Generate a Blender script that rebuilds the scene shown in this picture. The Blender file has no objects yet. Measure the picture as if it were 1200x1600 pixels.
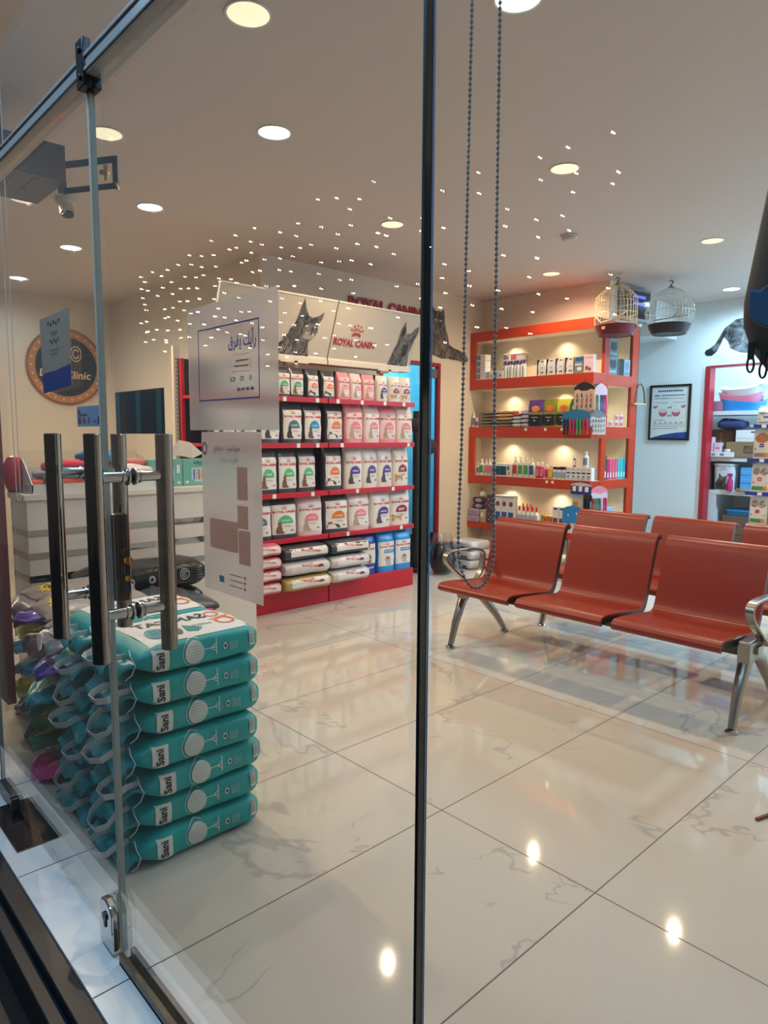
import bpy, bmesh, math, random
from mathutils import Vector, Matrix, noise
random.seed(7)
sc = bpy.context.scene
COL = sc.collection
PI = math.pi
# ------------------------------------------------------------------ camera
cam_data = bpy.data.cameras.new('camera')
cam_data.sensor_fit = 'VERTICAL'; cam_data.sensor_height = 32.0; cam_data.lens = 1073.3/1600*32.0
cam_data.clip_start = 0.02; cam_data.clip_end = 60
cam = bpy.data.objects.new('camera', cam_data); COL.objects.link(cam)
RT = Vector((0.6812, 0.7321, 0.0051)); FW = Vector((-0.7272, 0.6773, -0.1107)); UP = RT.cross(FW).normalized(); RT = FW.cross(UP).normalized()
mw = Matrix((( RT.x, UP.x, -FW.x, .940), (RT.y, UP.y, -FW.y, -1.721), (RT.z, UP.z, -FW.z, 1.317), (0, 0, 0, 1)))
cam.matrix_world = mw
sc.camera = cam
# ------------------------------------------------------------------ world / exposure
sc.view_settings.view_transform = 'Standard'; sc.view_settings.look = 'None'
sc.view_settings.gamma = 1.0; sc.view_settings.use_curve_mapping = False
sc.view_settings.exposure = 0.0
world = bpy.data.worlds.new('evening_sky'); sc.world = world; world.use_nodes = True
wt = world.node_tree; bg = wt.nodes['Background']; bg.inputs['Strength'].default_value = 0.5
_g = wt.nodes.new('ShaderNodeNewGeometry'); _s = wt.nodes.new('ShaderNodeSeparateXYZ'); wt.links.new(_g.outputs['Normal'], _s.inputs[0])
_m = wt.nodes.new('ShaderNodeMapRange'); wt.links.new(_s.outputs[2], _m.inputs[0]); _m.inputs[1].default_value = -.35; _m.inputs[2].default_value = .18
_c = wt.nodes.new('ShaderNodeValToRGB'); _c.color_ramp.elements[0].color = (.20, .27, .34, 1); _c.color_ramp.elements[1].color = (.075, .07, .07, 1)
wt.links.new(_m.outputs[0], _c.inputs[0]); wt.links.new(_c.outputs[0], bg.inputs['Color'])
# cool lamps added outside, out of view, to light the threshold
for _x in (-1.0, 1.2):
    _l = bpy.data.lights.new('threshold_fill_lamp', 'AREA'); _l.shape = 'RECTANGLE'; _l.size = 1.2; _l.size_y = .15; _l.energy = 27; _l.color = (.40, .68, 1.0)
    _o = bpy.data.objects.new('threshold_fill_lamp', _l); COL.objects.link(_o); _o.location = (_x, -1.75, 3.0)
WARM = (1.0, 0.76, 0.52); COOL = (0.78, 0.90, 1.0)
LAMP_W = 56.0; COOL_W = 16.0; NICHE_W = 2.0
CEIL = 2.755; GY = -1.104
# ------------------------------------------------------------------ materials
def lin(c):
    c = c/255.0
    return c/12.92 if c <= 0.04045 else ((c+0.055)/1.055)**2.4
def rgb(c): return (lin(c[0]), lin(c[1]), lin(c[2]), 1)
MC = {}
def mat(name, c=(200,200,200), r=0.5, metal=0.0, spec=0.5, emit=None, es=1.0, coat=0.0, trans=0.0, alpha=1.0, bump=None, var=None, sheen=0.0):
    """procedural principled material; var=(scale, amount) mottles the colour, bump=(scale, strength, distance)"""
    if name in MC: return MC[name]
    M = bpy.data.materials.new(name); M.use_nodes = True; nt = M.node_tree; b = nt.nodes['Principled BSDF']
    b.inputs['Base Color'].default_value = rgb(c); b.inputs['Roughness'].default_value = r; b.inputs['Metallic'].default_value = metal
    b.inputs['Specular IOR Level'].default_value = spec; b.inputs['Coat Weight'].default_value = coat; b.inputs['Transmission Weight'].default_value = trans
    b.inputs['Alpha'].default_value = alpha; b.inputs['Sheen Weight'].default_value = sheen
    if emit: b.inputs['Emission Color'].default_value = (emit[0], emit[1], emit[2], 1); b.inputs['Emission Strength'].default_value = es
    if var or bump:
        tc = nt.nodes.new('ShaderNodeTexCoord')
    if var:
        n = nt.nodes.new('ShaderNodeTexNoise'); n.inputs['Scale'].default_value = var[0]; n.inputs['Detail'].default_value = 4
        nt.links.new(tc.outputs['Object'], n.inputs['Vector'])
        mx = nt.nodes.new('ShaderNodeMix'); mx.data_type = 'RGBA'
        c0 = rgb(c); k = var[1]
        mx.inputs[6].default_value = (c0[0]*(1-k), c0[1]*(1-k), c0[2]*(1-k), 1); mx.inputs[7].default_value = (min(1, c0[0]*(1+k)), min(1, c0[1]*(1+k)), min(1, c0[2]*(1+k)), 1)
        nt.links.new(n.outputs['Fac'], mx.inputs[0]); nt.links.new(mx.outputs[2], b.inputs['Base Color'])
    if bump:
        n2 = nt.nodes.new('ShaderNodeTexNoise'); n2.inputs['Scale'].default_value = bump[0]; n2.inputs['Detail'].default_value = 3
        nt.links.new(tc.outputs['Object'], n2.inputs['Vector'])
        bp = nt.nodes.new('ShaderNodeBump'); bp.inputs['Strength'].default_value = bump[1]; bp.inputs['Distance'].default_value = bump[2]
        nt.links.new(n2.outputs['Fac'], bp.inputs['Height']); nt.links.new(bp.outputs['Normal'], b.inputs['Normal'])
    MC[name] = M
    return M

def glass_mat(name, tint, gloss=1.0):
    if name in MC: return MC[name]
    M = bpy.data.materials.new(name); M.use_nodes = True; nt = M.node_tree; nt.nodes.clear()
    o = nt.nodes.new('ShaderNodeOutputMaterial'); t = nt.nodes.new('ShaderNodeBsdfTransparent'); g = nt.nodes.new('ShaderNodeBsdfGlossy')
    f = nt.nodes.new('ShaderNodeFresnel'); f.inputs['IOR'].default_value = 1.45
    geo = nt.nodes.new('ShaderNodeNewGeometry')
    # the same reflectance from either side of the face
    ml = nt.nodes.new('ShaderNodeMix'); ml.data_type = 'FLOAT'; ml.inputs[2].default_value = 1.45; ml.inputs[3].default_value = 1/1.45
    nt.links.new(geo.outputs['Backfacing'], ml.inputs[0])
    f2 = nt.nodes.new('ShaderNodeLayerWeight'); f2.inputs['Blend'].default_value = 0.5
    mp = nt.nodes.new('ShaderNodeMapRange'); mp.inputs[1].default_value = 0; mp.inputs[2].default_value = 1
    pw = nt.nodes.new('ShaderNodeMath'); pw.operation = 'POWER'; pw.inputs[1].default_value = 4.0
    nt.links.new(f2.outputs['Facing'], pw.inputs[0])
    nt.links.new(pw.outputs[0], mp.inputs[0]); mp.inputs[3].default_value = 0.035*gloss; mp.inputs[4].default_value = 0.75
    t.inputs['Color'].default_value = tint; g.inputs['Roughness'].default_value = 0.0; g.inputs['Color'].default_value = (1, 1, 1, 1)
    mx = nt.nodes.new('ShaderNodeMixShader')
    nt.links.new(mp.outputs[0], mx.inputs[0]); nt.links.new(t.outputs[0], mx.inputs[1]); nt.links.new(g.outputs[0], mx.inputs[2]); nt.links.new(mx.outputs[0], o.inputs[0])
    for x in (f, ml, geo): nt.nodes.remove(x)
    MC[name] = M
    return M

def frost_mat(name, col, haze=0.62, rough=0.28):
    if name in MC: return MC[name]
    M = bpy.data.materials.new(name); M.use_nodes = True; nt = M.node_tree; nt.nodes.clear()
    o = nt.nodes.new('ShaderNodeOutputMaterial'); r = nt.nodes.new('ShaderNodeBsdfRefraction'); d = nt.nodes.new('ShaderNodeBsdfDiffuse'); tr = nt.nodes.new('ShaderNodeBsdfTranslucent')
    r.inputs['Roughness'].default_value = rough; r.inputs['IOR'].default_value = 1.12; r.inputs['Color'].default_value = (1, 1, 1, 1)
    r.inputs['Color'].default_value = (.97, .97, .97, 1)
    d.inputs['Color'].default_value = rgb(col); tr.inputs['Color'].default_value = rgb(col)
    a = nt.nodes.new('ShaderNodeMixShader'); a.inputs[0].default_value = .5; b = nt.nodes.new('ShaderNodeMixShader'); b.inputs[0].default_value = haze
    nt.links.new(d.outputs[0], a.inputs[1]); nt.links.new(tr.outputs[0], a.inputs[2]); nt.links.new(r.outputs[0], b.inputs[1]); nt.links.new(a.outputs[0], b.inputs[2]); nt.links.new(b.outputs[0], o.inputs[0])
    MC[name] = M
    return M

def fur_mat(name, dark, light, scale=14, stretch=(1, 1, 1), mid=.5):
    """printed animal fur: streaky light and dark tabby noise"""
    if name in MC: return MC[name]
    M = bpy.data.materials.new(name); M.use_nodes = True; nt = M.node_tree; b = nt.nodes['Principled BSDF']; b.inputs['Roughness'].default_value = .5
    tc = nt.nodes.new('ShaderNodeTexCoord'); mp = nt.nodes.new('ShaderNodeMapping'); mp.inputs['Scale'].default_value = stretch
    n = nt.nodes.new('ShaderNodeTexNoise'); n.inputs['Scale'].default_value = scale; n.inputs['Detail'].default_value = 8; n.inputs['Roughness'].default_value = .7; n.inputs['Distortion'].default_value = .8
    cr = nt.nodes.new('ShaderNodeValToRGB'); cr.color_ramp.elements[0].position = mid-.12; cr.color_ramp.elements[0].color = rgb(dark); cr.color_ramp.elements[1].position = mid+.14; cr.color_ramp.elements[1].color = rgb(light)
    nt.links.new(tc.outputs['Object'], mp.inputs[0]); nt.links.new(mp.outputs[0], n.inputs['Vector']); nt.links.new(n.outputs['Fac'], cr.inputs[0]); nt.links.new(cr.outputs[0], b.inputs['Base Color'])
    MC[name] = M
    return M

# ------------------------------------------------------------------ mesh builder
class MB:
    def __init__(s): s.v = []; s.f = []; s.m = []; s.sm = []
    def add(s, vs, fs, mi=0, smooth=False):
        n = len(s.v); s.v += [tuple(v) for v in vs]
        for f in fs: s.f.append(tuple(i+n for i in f)); s.m.append(mi); s.sm.append(smooth)
        return s
    def box(s, x0, x1, y0, y1, z0, z1, mi=0):
        vs = [(x, y, z) for z in (z0, z1) for y in (y0, y1) for x in (x0, x1)]
        return s.add(vs, [(0,2,3,1), (4,5,7,6), (0,1,5,4), (2,6,7,3), (0,4,6,2), (1,3,7,5)], mi)
    def obox(s, c, ax, ay, az, mi=0):
        """oriented box: centre and three half-axis vectors"""
        c = Vector(c); ax = Vector(ax); ay = Vector(ay); az = Vector(az)
        vs = [c+ax*i+ay*j+az*k for k in (-1, 1) for j in (-1, 1) for i in (-1, 1)]
        return s.add(vs, [(0,2,3,1), (4,5,7,6), (0,1,5,4), (2,6,7,3), (0,4,6,2), (1,3,7,5)], mi)
    def rings(s, rings, mi=0, cap=True, closed=False, smooth=True):
        n = len(rings[0]); vs = [p for r in rings for p in r]; fs = []
        R = len(rings)
        for i in range(R if closed else R-1):
            a = i*n; b = ((i+1) % R)*n
            for j in range(n): k = (j+1) % n; fs.append((a+j, a+k, b+k, b+j))
        if cap and not closed: fs.append(tuple(range(n-1, -1, -1))); fs.append(tuple((R-1)*n+j for j in range(n)))
        return s.add(vs, fs, mi, smooth)
    def tube(s, pts, r, n=10, closed=False, mi=0, cap=True):
        P = [Vector(p) for p in pts]; N = len(P); rs = r if isinstance(r, (list, tuple)) else [r]*N
        T = []
        for i in range(N):
            a = P[(i-1) % N] if (closed or i > 0) else P[i]; b = P[(i+1) % N] if (closed or i < N-1) else P[i]
            T.append((b-a).normalized())
        u = T[0].orthogonal().normalized(); out = []
        for i in range(N):
            u = (u - T[i]*u.dot(T[i])).normalized(); w = T[i].cross(u)
            out.append([P[i]+(u*math.cos(2*PI*j/n)+w*math.sin(2*PI*j/n))*rs[i] for j in range(n)])
        return s.rings(out, mi, cap, closed)
    def ribbon(s, pts, w, t, up, mi=0, closed=False):
        """flat strap along pts: width along 'up', thickness t"""
        P = [Vector(p) for p in pts]; N = len(P); up = Vector(up).normalized(); out = []
        for i in range(N):
            a = P[max(i-1, 0)] if not closed else P[(i-1) % N]; b = P[min(i+1, N-1)] if not closed else P[(i+1) % N]
            d = (b-a).normalized(); q = d.cross(up).normalized()*t/2; h = up*w/2
            out.append([P[i]+q+h, P[i]-q+h, P[i]-q-h, P[i]+q-h])
        return s.rings(out, mi, not closed, closed, smooth=True)
    def cyl(s, a, b, r, n=16, mi=0): return s.tube([a, b], r, n, mi=mi)
    def lathe(s, prof, c=(0, 0, 0), n=20, mi=0, sx=1, sy=1):
        out = [[(c[0]+r*math.cos(2*PI*j/n)*sx, c[1]+r*math.sin(2*PI*j/n)*sy, c[2]+z) for j in range(n)] for r, z in prof]
        return s.rings(out, mi)
    def sphere(s, c, r, n=8, mi=0, sz=1):
        prof = [(max(1e-5, r*math.sin(PI*i/n)), -r*sz*math.cos(PI*i/n)) for i in range(n+1)]
        return s.lathe(prof, c, n*2, mi)
    def poly(s, pts, mi=0, flip=False):
        pts = list(pts); return s.add(pts, [tuple(range(len(pts)))[::-1] if flip else tuple(range(len(pts)))], mi)
    def prism(s, pts, d, mi=0):
        """extrude a 3-D polygon by the vector d"""
        n = len(pts); P = [Vector(p) for p in pts]; d = Vector(d)
        fs = [tuple(range(n))[::-1], tuple(range(n, 2*n))]+[(i, (i+1) % n, n+(i+1) % n, n+i) for i in range(n)]
        return s.add(P+[p+d for p in P], fs, mi)
    def ext(s, o, fn=None):
        n = len(s.v); s.v += [tuple(fn(Vector(v))) if fn else v for v in o.v]
        s.f += [tuple(i+n for i in f) for f in o.f]; s.m += o.m; s.sm += o.sm
        return s
    def build(s, name, mats, parent=None, bevel=0, ang=40, sub=0, loc=None):
        me = bpy.data.meshes.new(name); me.from_pydata(s.v, [], s.f)
        if not isinstance(mats, (list, tuple)): mats = [mats]
        for x in mats: me.materials.append(x)
        me.polygons.foreach_set('material_index', s.m); me.polygons.foreach_set('use_smooth', s.sm)
        me.validate(); 
        bm = bmesh.new(); bm.from_mesh(me); bmesh.ops.recalc_face_normals(bm, faces=bm.faces); bm.to_mesh(me); bm.free()
        if any(s.sm): me.set_sharp_from_angle(angle=math.radians(ang))
        o = bpy.data.objects.new(name, me); COL.objects.link(o)
        if parent: o.parent = parent
        if loc: o.location = loc
        if bevel:
            b = o.modifiers.new('soft_edges', 'BEVEL'); b.width = bevel; b.segments = 2; b.limit_method = 'ANGLE'
        if sub:
            b = o.modifiers.new('smooth', 'SUBSURF'); b.levels = sub; b.render_levels = sub
        return o

def thing(name, label, cat, loc=(0, 0, 0), rz=0.0, group=None):
    o = bpy.data.objects.new(name, None); COL.objects.link(o); o.empty_display_size = .05
    o.location = loc; o.rotation_euler = (0, 0, rz); o['label'] = label; o['category'] = cat
    if group: o['group'] = group
    return o
def tag(o, label, cat, group=None, kind=None):
    o['label'] = label; o['category'] = cat
    if group: o['group'] = group
    if kind: o['kind'] = kind
    return o
def struct(o, label=None):
    o['kind'] = 'structure'
    if label: o['label'] = label
    return o
def copy_tree(o, parent=None):
    c = o.copy(); COL.objects.link(c)
    if parent is not None: c.parent = parent
    for ch in list(o.children): copy_tree(ch, c)
    return c
PROTO = {}
def place(key, make, label, cat, loc, rz=0.0, group=None, scale=None):
    """first use of a kind moves the prototype itself, later ones copy it with its parts"""
    if key not in PROTO: PROTO[key] = o = make()
    else: o = copy_tree(PROTO[key])
    o.location = loc; o.rotation_euler = (0, 0, rz); o['label'] = label; o['category'] = cat
    o.scale = scale or (1, 1, 1)
    if group: o['group'] = group
    elif 'group' in o: del o['group']
    return o
ORD = ['first', 'second', 'third', 'fourth', 'fifth', 'sixth', 'seventh', 'eighth', 'ninth', 'tenth', 'eleventh', 'twelfth', 'thirteenth', 'fourteenth']
# ------------------------------------------------------------------ lettering
TX = {}
def text_geo(s, bold=0.0, res=2):
    k = (s, bold, res)
    if k in TX: return TX[k]
    cu = bpy.data.curves.new('lettering', 'FONT'); cu.body = s; cu.size = 1.0; cu.resolution_u = res; cu.offset = bold
    cu.align_x = 'LEFT'
    ob = bpy.data.objects.new('lettering', cu); COL.objects.link(ob)
    dg = bpy.context.evaluated_depsgraph_get(); dg.update()
    me = bpy.data.meshes.new_from_object(ob.evaluated_get(dg))
    vs = [(v.co.x, v.co.y) for v in me.vertices]; fs = [tuple(p.vertices) for p in me.polygons]
    bpy.data.objects.remove(ob); bpy.data.curves.remove(cu); bpy.data.meshes.remove(me)
    if vs:
        x0 = min(v[0] for v in vs); x1 = max(v[0] for v in vs); y0 = min(v[1] for v in vs); y1 = max(v[1] for v in vs)
        vs = [((x-x0)/(x1-x0)-.5, (y-y0)/(y1-y0)-.5) for x, y in vs]
    TX[k] = (vs, fs)
    return TX[k]
def put_text(mb, s, cx, cz, w, h, fn, mi=0, bold=0.0, rot=0.0, res=2, shear=0.0):
    """s fitted in a w x h box centred at (cx, cz) of a surface; fn(a, b) -> point"""
    vs, fs = text_geo(s, bold, res); c, q = math.cos(rot), math.sin(rot); out = []
    for x, y in vs:
        x, y = x*w + shear*y*h, y*h
        out.append(fn(cx+x*c-y*q, cz+x*q+y*c))
    mb.add(out, fs, mi)
def put_rect(mb, a0, a1, b0, b1, fn, mi=0, na=1, nb=1):
    vs = [fn(a0+(a1-a0)*i/na, b0+(b1-b0)*j/nb) for j in range(nb+1) for i in range(na+1)]
    fs = [(j*(na+1)+i, j*(na+1)+i+1, (j+1)*(na+1)+i+1, (j+1)*(na+1)+i) for j in range(nb) for i in range(na)]
    mb.add(vs, fs, mi)
def put_poly(mb, pts, fn, mi=0):
    mb.add([fn(a, b) for a, b in pts], [tuple(range(len(pts)))], mi)
def put_disc(mb, ca, cb, ra, rb, fn, mi=0, n=18, a0=0, a1=2*PI, inner=0):
    full = abs(a1-a0-2*PI) < 1e-6
    if inner:
        vs = []
        for i in range(n+1):
            t = a0+(a1-a0)*i/n; vs += [fn(ca+ra*math.cos(t), cb+rb*math.sin(t)), fn(ca+ra*inner*math.cos(t), cb+rb*inner*math.sin(t))]
        mb.add(vs, [(2*i, 2*i+2, 2*i+3, 2*i+1) for i in range(n)], mi)
    else:
        nr = 3 if n >= 16 else 1; N1 = n if full else n+1; vs = [fn(ca, cb)]; fs = []
        for k in range(1, nr+1):
            vs += [fn(ca+ra*k/nr*math.cos(a0+(a1-a0)*i/n), cb+rb*k/nr*math.sin(a0+(a1-a0)*i/n)) for i in range(N1)]
        for i in range(n):
            j = (i+1) % N1; fs.append((0, 1+i, 1+j))
            for k in range(1, nr): fs.append((1+(k-1)*N1+i, 1+k*N1+i, 1+k*N1+j, 1+(k-1)*N1+j))
        mb.add(vs, fs, mi)
def put_crown(mb, ca, cb, w, h, fn, mi=0):
    """a crown emblem: a curved band under two fanned rows of oval dots"""
    n = 6; up = [(ca+w*.36*math.sin(-1+2*i/n), cb-h*.30+h*.16*(math.cos(-1+2*i/n)-.54)/.46) for i in range(n+1)]
    mb.add([fn(x, z) for x, z in up]+[fn(ca+(x-ca)*.92, z-h*.17) for x, z in up], [(i, i+1, n+2+i, n+1+i) for i in range(n)], mi)
    for k in range(4):
        t = PI/2+(1.5-k)*.46; put_disc(mb, ca+math.cos(t)*w*.30*1.1, cb-h*.42+math.sin(t)*h*.52, w*.055, h*.085, fn, mi, 8)
    for k in range(5):
        t = PI/2+(2-k)*.46; put_disc(mb, ca+math.cos(t)*w*.44*1.1, cb-h*.46+math.sin(t)*h*.82, w*.055, h*.08, fn, mi, 8)
# ------------------------------------------------------------------ common materials
WALLM = mat('wall_paint', (232, 220, 200), .6, bump=(60, .05, .002))
CEILM = mat('ceiling_paint', (214, 202, 190), .7)
WHITE = mat('white_laminate', (232, 230, 225), .35)
STEEL = mat('chrome', (200, 200, 200), .08, 1.0)
BRUSH = mat('brushed_aluminium', (165, 160, 152), .28, 1.0)
DARKM = mat('dark_metal', (40, 38, 38), .35, .8)
BLACKP = mat('black_plastic', (18, 18, 20), .35)
ORANGE = mat('orange_lacquer', (190, 60, 26), .32)
REDM = mat('red_painted_metal', (190, 20, 38), .35)
def floor_material():
    M = bpy.data.materials.new('polished_marble_tiles'); M.use_nodes = True; nt = M.node_tree; b = nt.nodes['Principled BSDF']; L = nt.links.new
    N = nt.nodes.new
    tc = N('ShaderNodeTexCoord'); sep = N('ShaderNodeSeparateXYZ'); L(tc.outputs['Object'], sep.inputs[0])
    def mth(op, a, bb=None):
        n = N('ShaderNodeMath'); n.operation = op
        for i, x in enumerate((a, bb)):
            if x is None: continue
            if isinstance(x, (int, float)): n.inputs[i].default_value = x
            else: L(x, n.inputs[i])
        return n.outputs[0]
    X, Y = sep.outputs[0], sep.outputs[1]
    gx = mth('ABSOLUTE', mth('SUBTRACT', mth('FRACT', mth('ADD', mth('DIVIDE', X, .6), 100.5)), .5)); gx = mth('MULTIPLY', gx, .6)   # 0 on a joint
    gy = mth('ABSOLUTE', mth('SUBTRACT', mth('FRACT', mth('ADD', mth('DIVIDE', Y, 1.2), 100.5)), .5)); gy = mth('MULTIPLY', gy, 1.2)
    grout = mth('LESS_THAN', mth('MINIMUM', gx, gy), .0022)
    # every tile its own piece of stone: the pattern shifts from tile to tile
    ix = mth('FLOOR', mth('DIVIDE', X, .6)); iy = mth('FLOOR', mth('DIVIDE', Y, 1.2))
    cmb = N('ShaderNodeCombineXYZ'); L(mth('MULTIPLY', ix, 3.7), cmb.inputs[0]); L(mth('MULTIPLY', iy, 5.3), cmb.inputs[1]); L(mth('ADD', mth('MULTIPLY', ix, 1.9), mth('MULTIPLY', iy, 2.7)), cmb.inputs[2])
    add = N('ShaderNodeVectorMath'); add.operation = 'ADD'; L(tc.outputs['Object'], add.inputs[0]); L(cmb.outputs[0], add.inputs[1])
    n1 = N('ShaderNodeTexNoise'); n1.inputs['Scale'].default_value = .75; n1.inputs['Detail'].default_value = 5; n1.inputs['Roughness'].default_value = .55; n1.inputs['Distortion'].default_value = .6; L(add.outputs[0], n1.inputs['Vector'])
    v1 = mth('ABSOLUTE', mth('SUBTRACT', n1.outputs['Fac'], .5))
    nm = N('ShaderNodeTexNoise'); nm.inputs['Scale'].default_value = 1.3; nm.inputs['Detail'].default_value = 2; L(cmb.outputs[0], nm.inputs['Vector'])
    nw = N('ShaderNodeTexNoise'); nw.inputs['Scale'].default_value = 2.1; nw.inputs['Detail'].default_value = 2; L(add.outputs[0], nw.inputs['Vector'])
    # width of the vein wanders, sometimes to nothing
    wd = N('ShaderNodeMapRange'); L(nw.outputs['Fac'], wd.inputs[0]); wd.inputs[1].default_value = .46; wd.inputs[2].default_value = .72; wd.inputs[3].default_value = .0; wd.inputs[4].default_value = .022
    vein = N('ShaderNodeMapRange'); vein.interpolation_type = 'SMOOTHSTEP'; L(v1, vein.inputs[0]); vein.inputs[1].default_value = 0; L(mth('ADD', wd.outputs[0], .0005), vein.inputs[2]); vein.inputs[3].default_value = .42; vein.inputs[4].default_value = 0
    n2 = N('ShaderNodeTexNoise'); n2.inputs['Scale'].default_value = 1.6; n2.inputs['Detail'].default_value = 3; n2.inputs['Distortion'].default_value = .8; L(add.outputs[0], n2.inputs['Vector'])
    mx = N('ShaderNodeMix'); mx.data_type = 'RGBA'; mx.inputs[6].default_value = rgb((207, 197, 180)); mx.inputs[7].default_value = rgb((198, 192, 182)); L(n2.outputs['Fac'], mx.inputs[0])
    m2 = N('ShaderNodeMix'); m2.data_type = 'RGBA'; L(vein.outputs[0], m2.inputs[0]); L(mx.outputs[2], m2.inputs[6]); m2.inputs[7].default_value = rgb((140, 138, 138))
    m3 = N('ShaderNodeMix'); m3.data_type = 'RGBA'; L(grout, m3.inputs[0]); L(m2.outputs[2], m3.inputs[6]); m3.inputs[7].default_value = rgb((95, 84, 74))
    L(m3.outputs[2], b.inputs['Base Color'])
    rr = N('ShaderNodeMapRange'); L(grout, rr.inputs[0]); rr.inputs[3].default_value = .05; rr.inputs[4].default_value = .6; L(rr.outputs[0], b.inputs['Roughness'])
    b.inputs['Specular IOR Level'].default_value = .62
    return M
FLOORM = floor_material()
PANE = glass_mat('clear_glass', (.965, .972, .965, 1))
EDGE = mat('glass_edge', (10, 22, 20), .12, spec=.8)
# ------------------------------------------------------------------ room shell
X0, X1 = -6.92, 2.6
YB = 5.97
mb = MB(); mb.box(X0, X1, -1.08, 7.2, -.06, 0); struct(mb.build('floor', FLOORM), 'polished cream marble floor tiles with grey veins')
THRM = mat('threshold_pale', (226, 224, 220), .12, var=(3, .05), spec=.6)
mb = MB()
mb.box(-7.0, 2.6, -1.212, -1.045, -.05, .0012)  # strip paler than the floor tiles, reaching a little inside the glass
struct(mb.build('trim_1', THRM), 'pale strip along the threshold of the glass front')
# joints in the threshold
GRT = mat('joint_grey', (92, 84, 78), .7)
mb = MB()
for k in range(-11, 5): mb.box(k*.6-.0018, k*.6+.0018, -1.2115, -1.0455, .0012, .0017)
struct(mb.build('trim_2', GRT), 'thin dark joints across the threshold')
mb = MB(); mb.box(-7.0, 2.6, -1.262, -1.212, -.13, -.006); mb.box(-7.0, 2.6, -1.30, -1.262, -.15, -.035)
struct(mb.build('trim_3', mat('dark_step_edge', (20, 28, 36), .38, spec=.35), bevel=.003), 'dark glossy step edge outside')
gm = mat('dark_granite', (34, 30, 30), .45, var=(90, .75))
mb = MB(); mb.box(-9, 6, -8, -1.262, -.25, -.14); struct(mb.build('floor_outside', gm), 'dark speckled granite pavement')
# ceiling with a shallow drop along the left wall
mb = MB(); mb.box(-3.90, X1, -1.3, 7.3, CEIL, CEIL+.1); struct(mb.build('ceiling', CEILM), 'beige painted ceiling')
mb = MB(); mb.box(-7.0, -3.90, -1.3, 1.6, CEIL+.015, CEIL+.115); struct(mb.build('ceiling_annex', CEILM), 'beige ceiling of the side bay')
XL = -3.90
mb = MB(); mb.box(X0-.1, X0, -1.3, 1.55, 0, CEIL+.02); struct(mb.build('wall_far_left', WALLM))
mb = MB(); mb.box(X0, XL-.0305, 1.42, 1.55, 0, CEIL+.02); struct(mb.build('wall_return', WALLM))
# left wall with its doorway (Y 2.72 .. 3.55)
mb = MB(); mb.box(XL-.03, XL, 1.42, 2.72, 0, CEIL+.01); mb.box(XL-.03, XL, 3.56, 4.3, 0, CEIL+.01); mb.box(XL-.03, XL, 2.72, 3.56, 2.05, CEIL+.01)
struct(mb.build('wall_left', WALLM))
mb = MB()
for y0, y1, z0, z1 in ((2.72, 2.76, 0, 2.05), (3.52, 3.56, 0, 2.05), (2.76, 3.52, 2.01, 2.05)): mb.box(XL-.035, XL+.012, y0, y1, z0, z1)
d = mb.build('door_2', mat('maroon_frame', (150, 16, 38), .4), bevel=.003); struct(d, 'dark red door frame in the left wall')
CYAN = mat('cyan_wall', (120, 205, 225), .5)
mb = MB(); mb.box(-5.6, -5.5, 2.0, 5.2, 0, CEIL); mb.box(-5.6, XL-.03, 5.1, 5.2, 0, CEIL); mb.box(-5.6, XL-.03, 1.9, 2.0, 0, CEIL); mb.box(-5.6, XL-.03, 1.9, 5.2, CEIL, CEIL+.05); mb.box(-5.6, XL, 1.9, 5.2, -.05, 0)
struct(mb.build('wall_side_room', CYAN), 'pale blue room beyond the doorway')
fp = MB(); fp.box(XL-.022, XL-.014, 3.14, 3.50, .02, 1.98); o = fp.build('frosted_door_pane', glass_mat('blue_glass', (.88, .97, 1.0, 1)), d)
fh = MB(); fh.box(XL-.045, XL+.005, 3.40, 3.52, 1.90, 1.99); fh.build('door_closer', mat('grey_metal', (120, 125, 130), .4, .6), d)
# solid block that carries the orange shelves, its face above them
YF = 4.03; XR = -2.43; BY = 4.26
# niches in the block's right side are cut as gaps between slabs
mb = MB()
mb.box(XL-.12, XR, BY, 4.90, 2.40, CEIL+.01)           # wall above the shelves
mb.box(XL-.12, XR-.33, BY, 4.90, 0, 2.40)              # core behind the shelves
struct(mb.build('wall_back', WALLM))
BLUEW = mat('white_wall_paint', (225, 232, 236), .55)
mb = MB(); mb.box(XL-.12, -2.2, YB, YB+.1, 0, CEIL+.01); mb.box(-2.2, -.75, YB, YB+.1, 2.08, CEIL+.01); mb.box(-.75, X1, YB, YB+.1, 0, CEIL+.01)
mb.box(XL-.12, XL-.02, 4.9, YB, 0, CEIL+.01)
struct(mb.build('wall_right_aisle', BLUEW))
mb = MB(); mb.box(XL, -2.56, 5.46, YB, 2.39, CEIL); struct(mb.build('ceiling_bulkhead', BLUEW), 'boxed bulkhead under the ceiling')
mb = MB(); mb.box(X1, X1+.1, -1.3, 7.3, -.05, CEIL+.1); struct(mb.build('wall_right', WALLM))
mb = MB(); mb.box(-2.6, X1, 6.62, 6.72, 0, CEIL); mb.box(-2.6, -2.5, YB+.1, 6.7, 0, CEIL); mb.box(-.6, -.5, YB+.1, 6.7, 0, CEIL)
struct(mb.build('wall_store_room', BLUEW))
mb = MB(); mb.box(-2.215, -2.165, YB-.02, YB+.12, 0, 2.075); mb.box(-2.165, -.78, YB-.015, YB+.11, 2.06, 2.075); mb.box(-.80, -.75, YB-.02, YB+.12, 0, 2.075)
struct(mb.build('door_3', mat('store_door_frame', (172, 34, 48), .4), bevel=.003), 'red frame of the store room opening')
# fascia above the glass front
mb = MB(); mb.box(-7, X1+.1, -1.3, -1.14, 2.78, 3.2); struct(mb.build('wall_front_fascia', mat('fascia_grey', (90, 86, 84), .6)))
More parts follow.
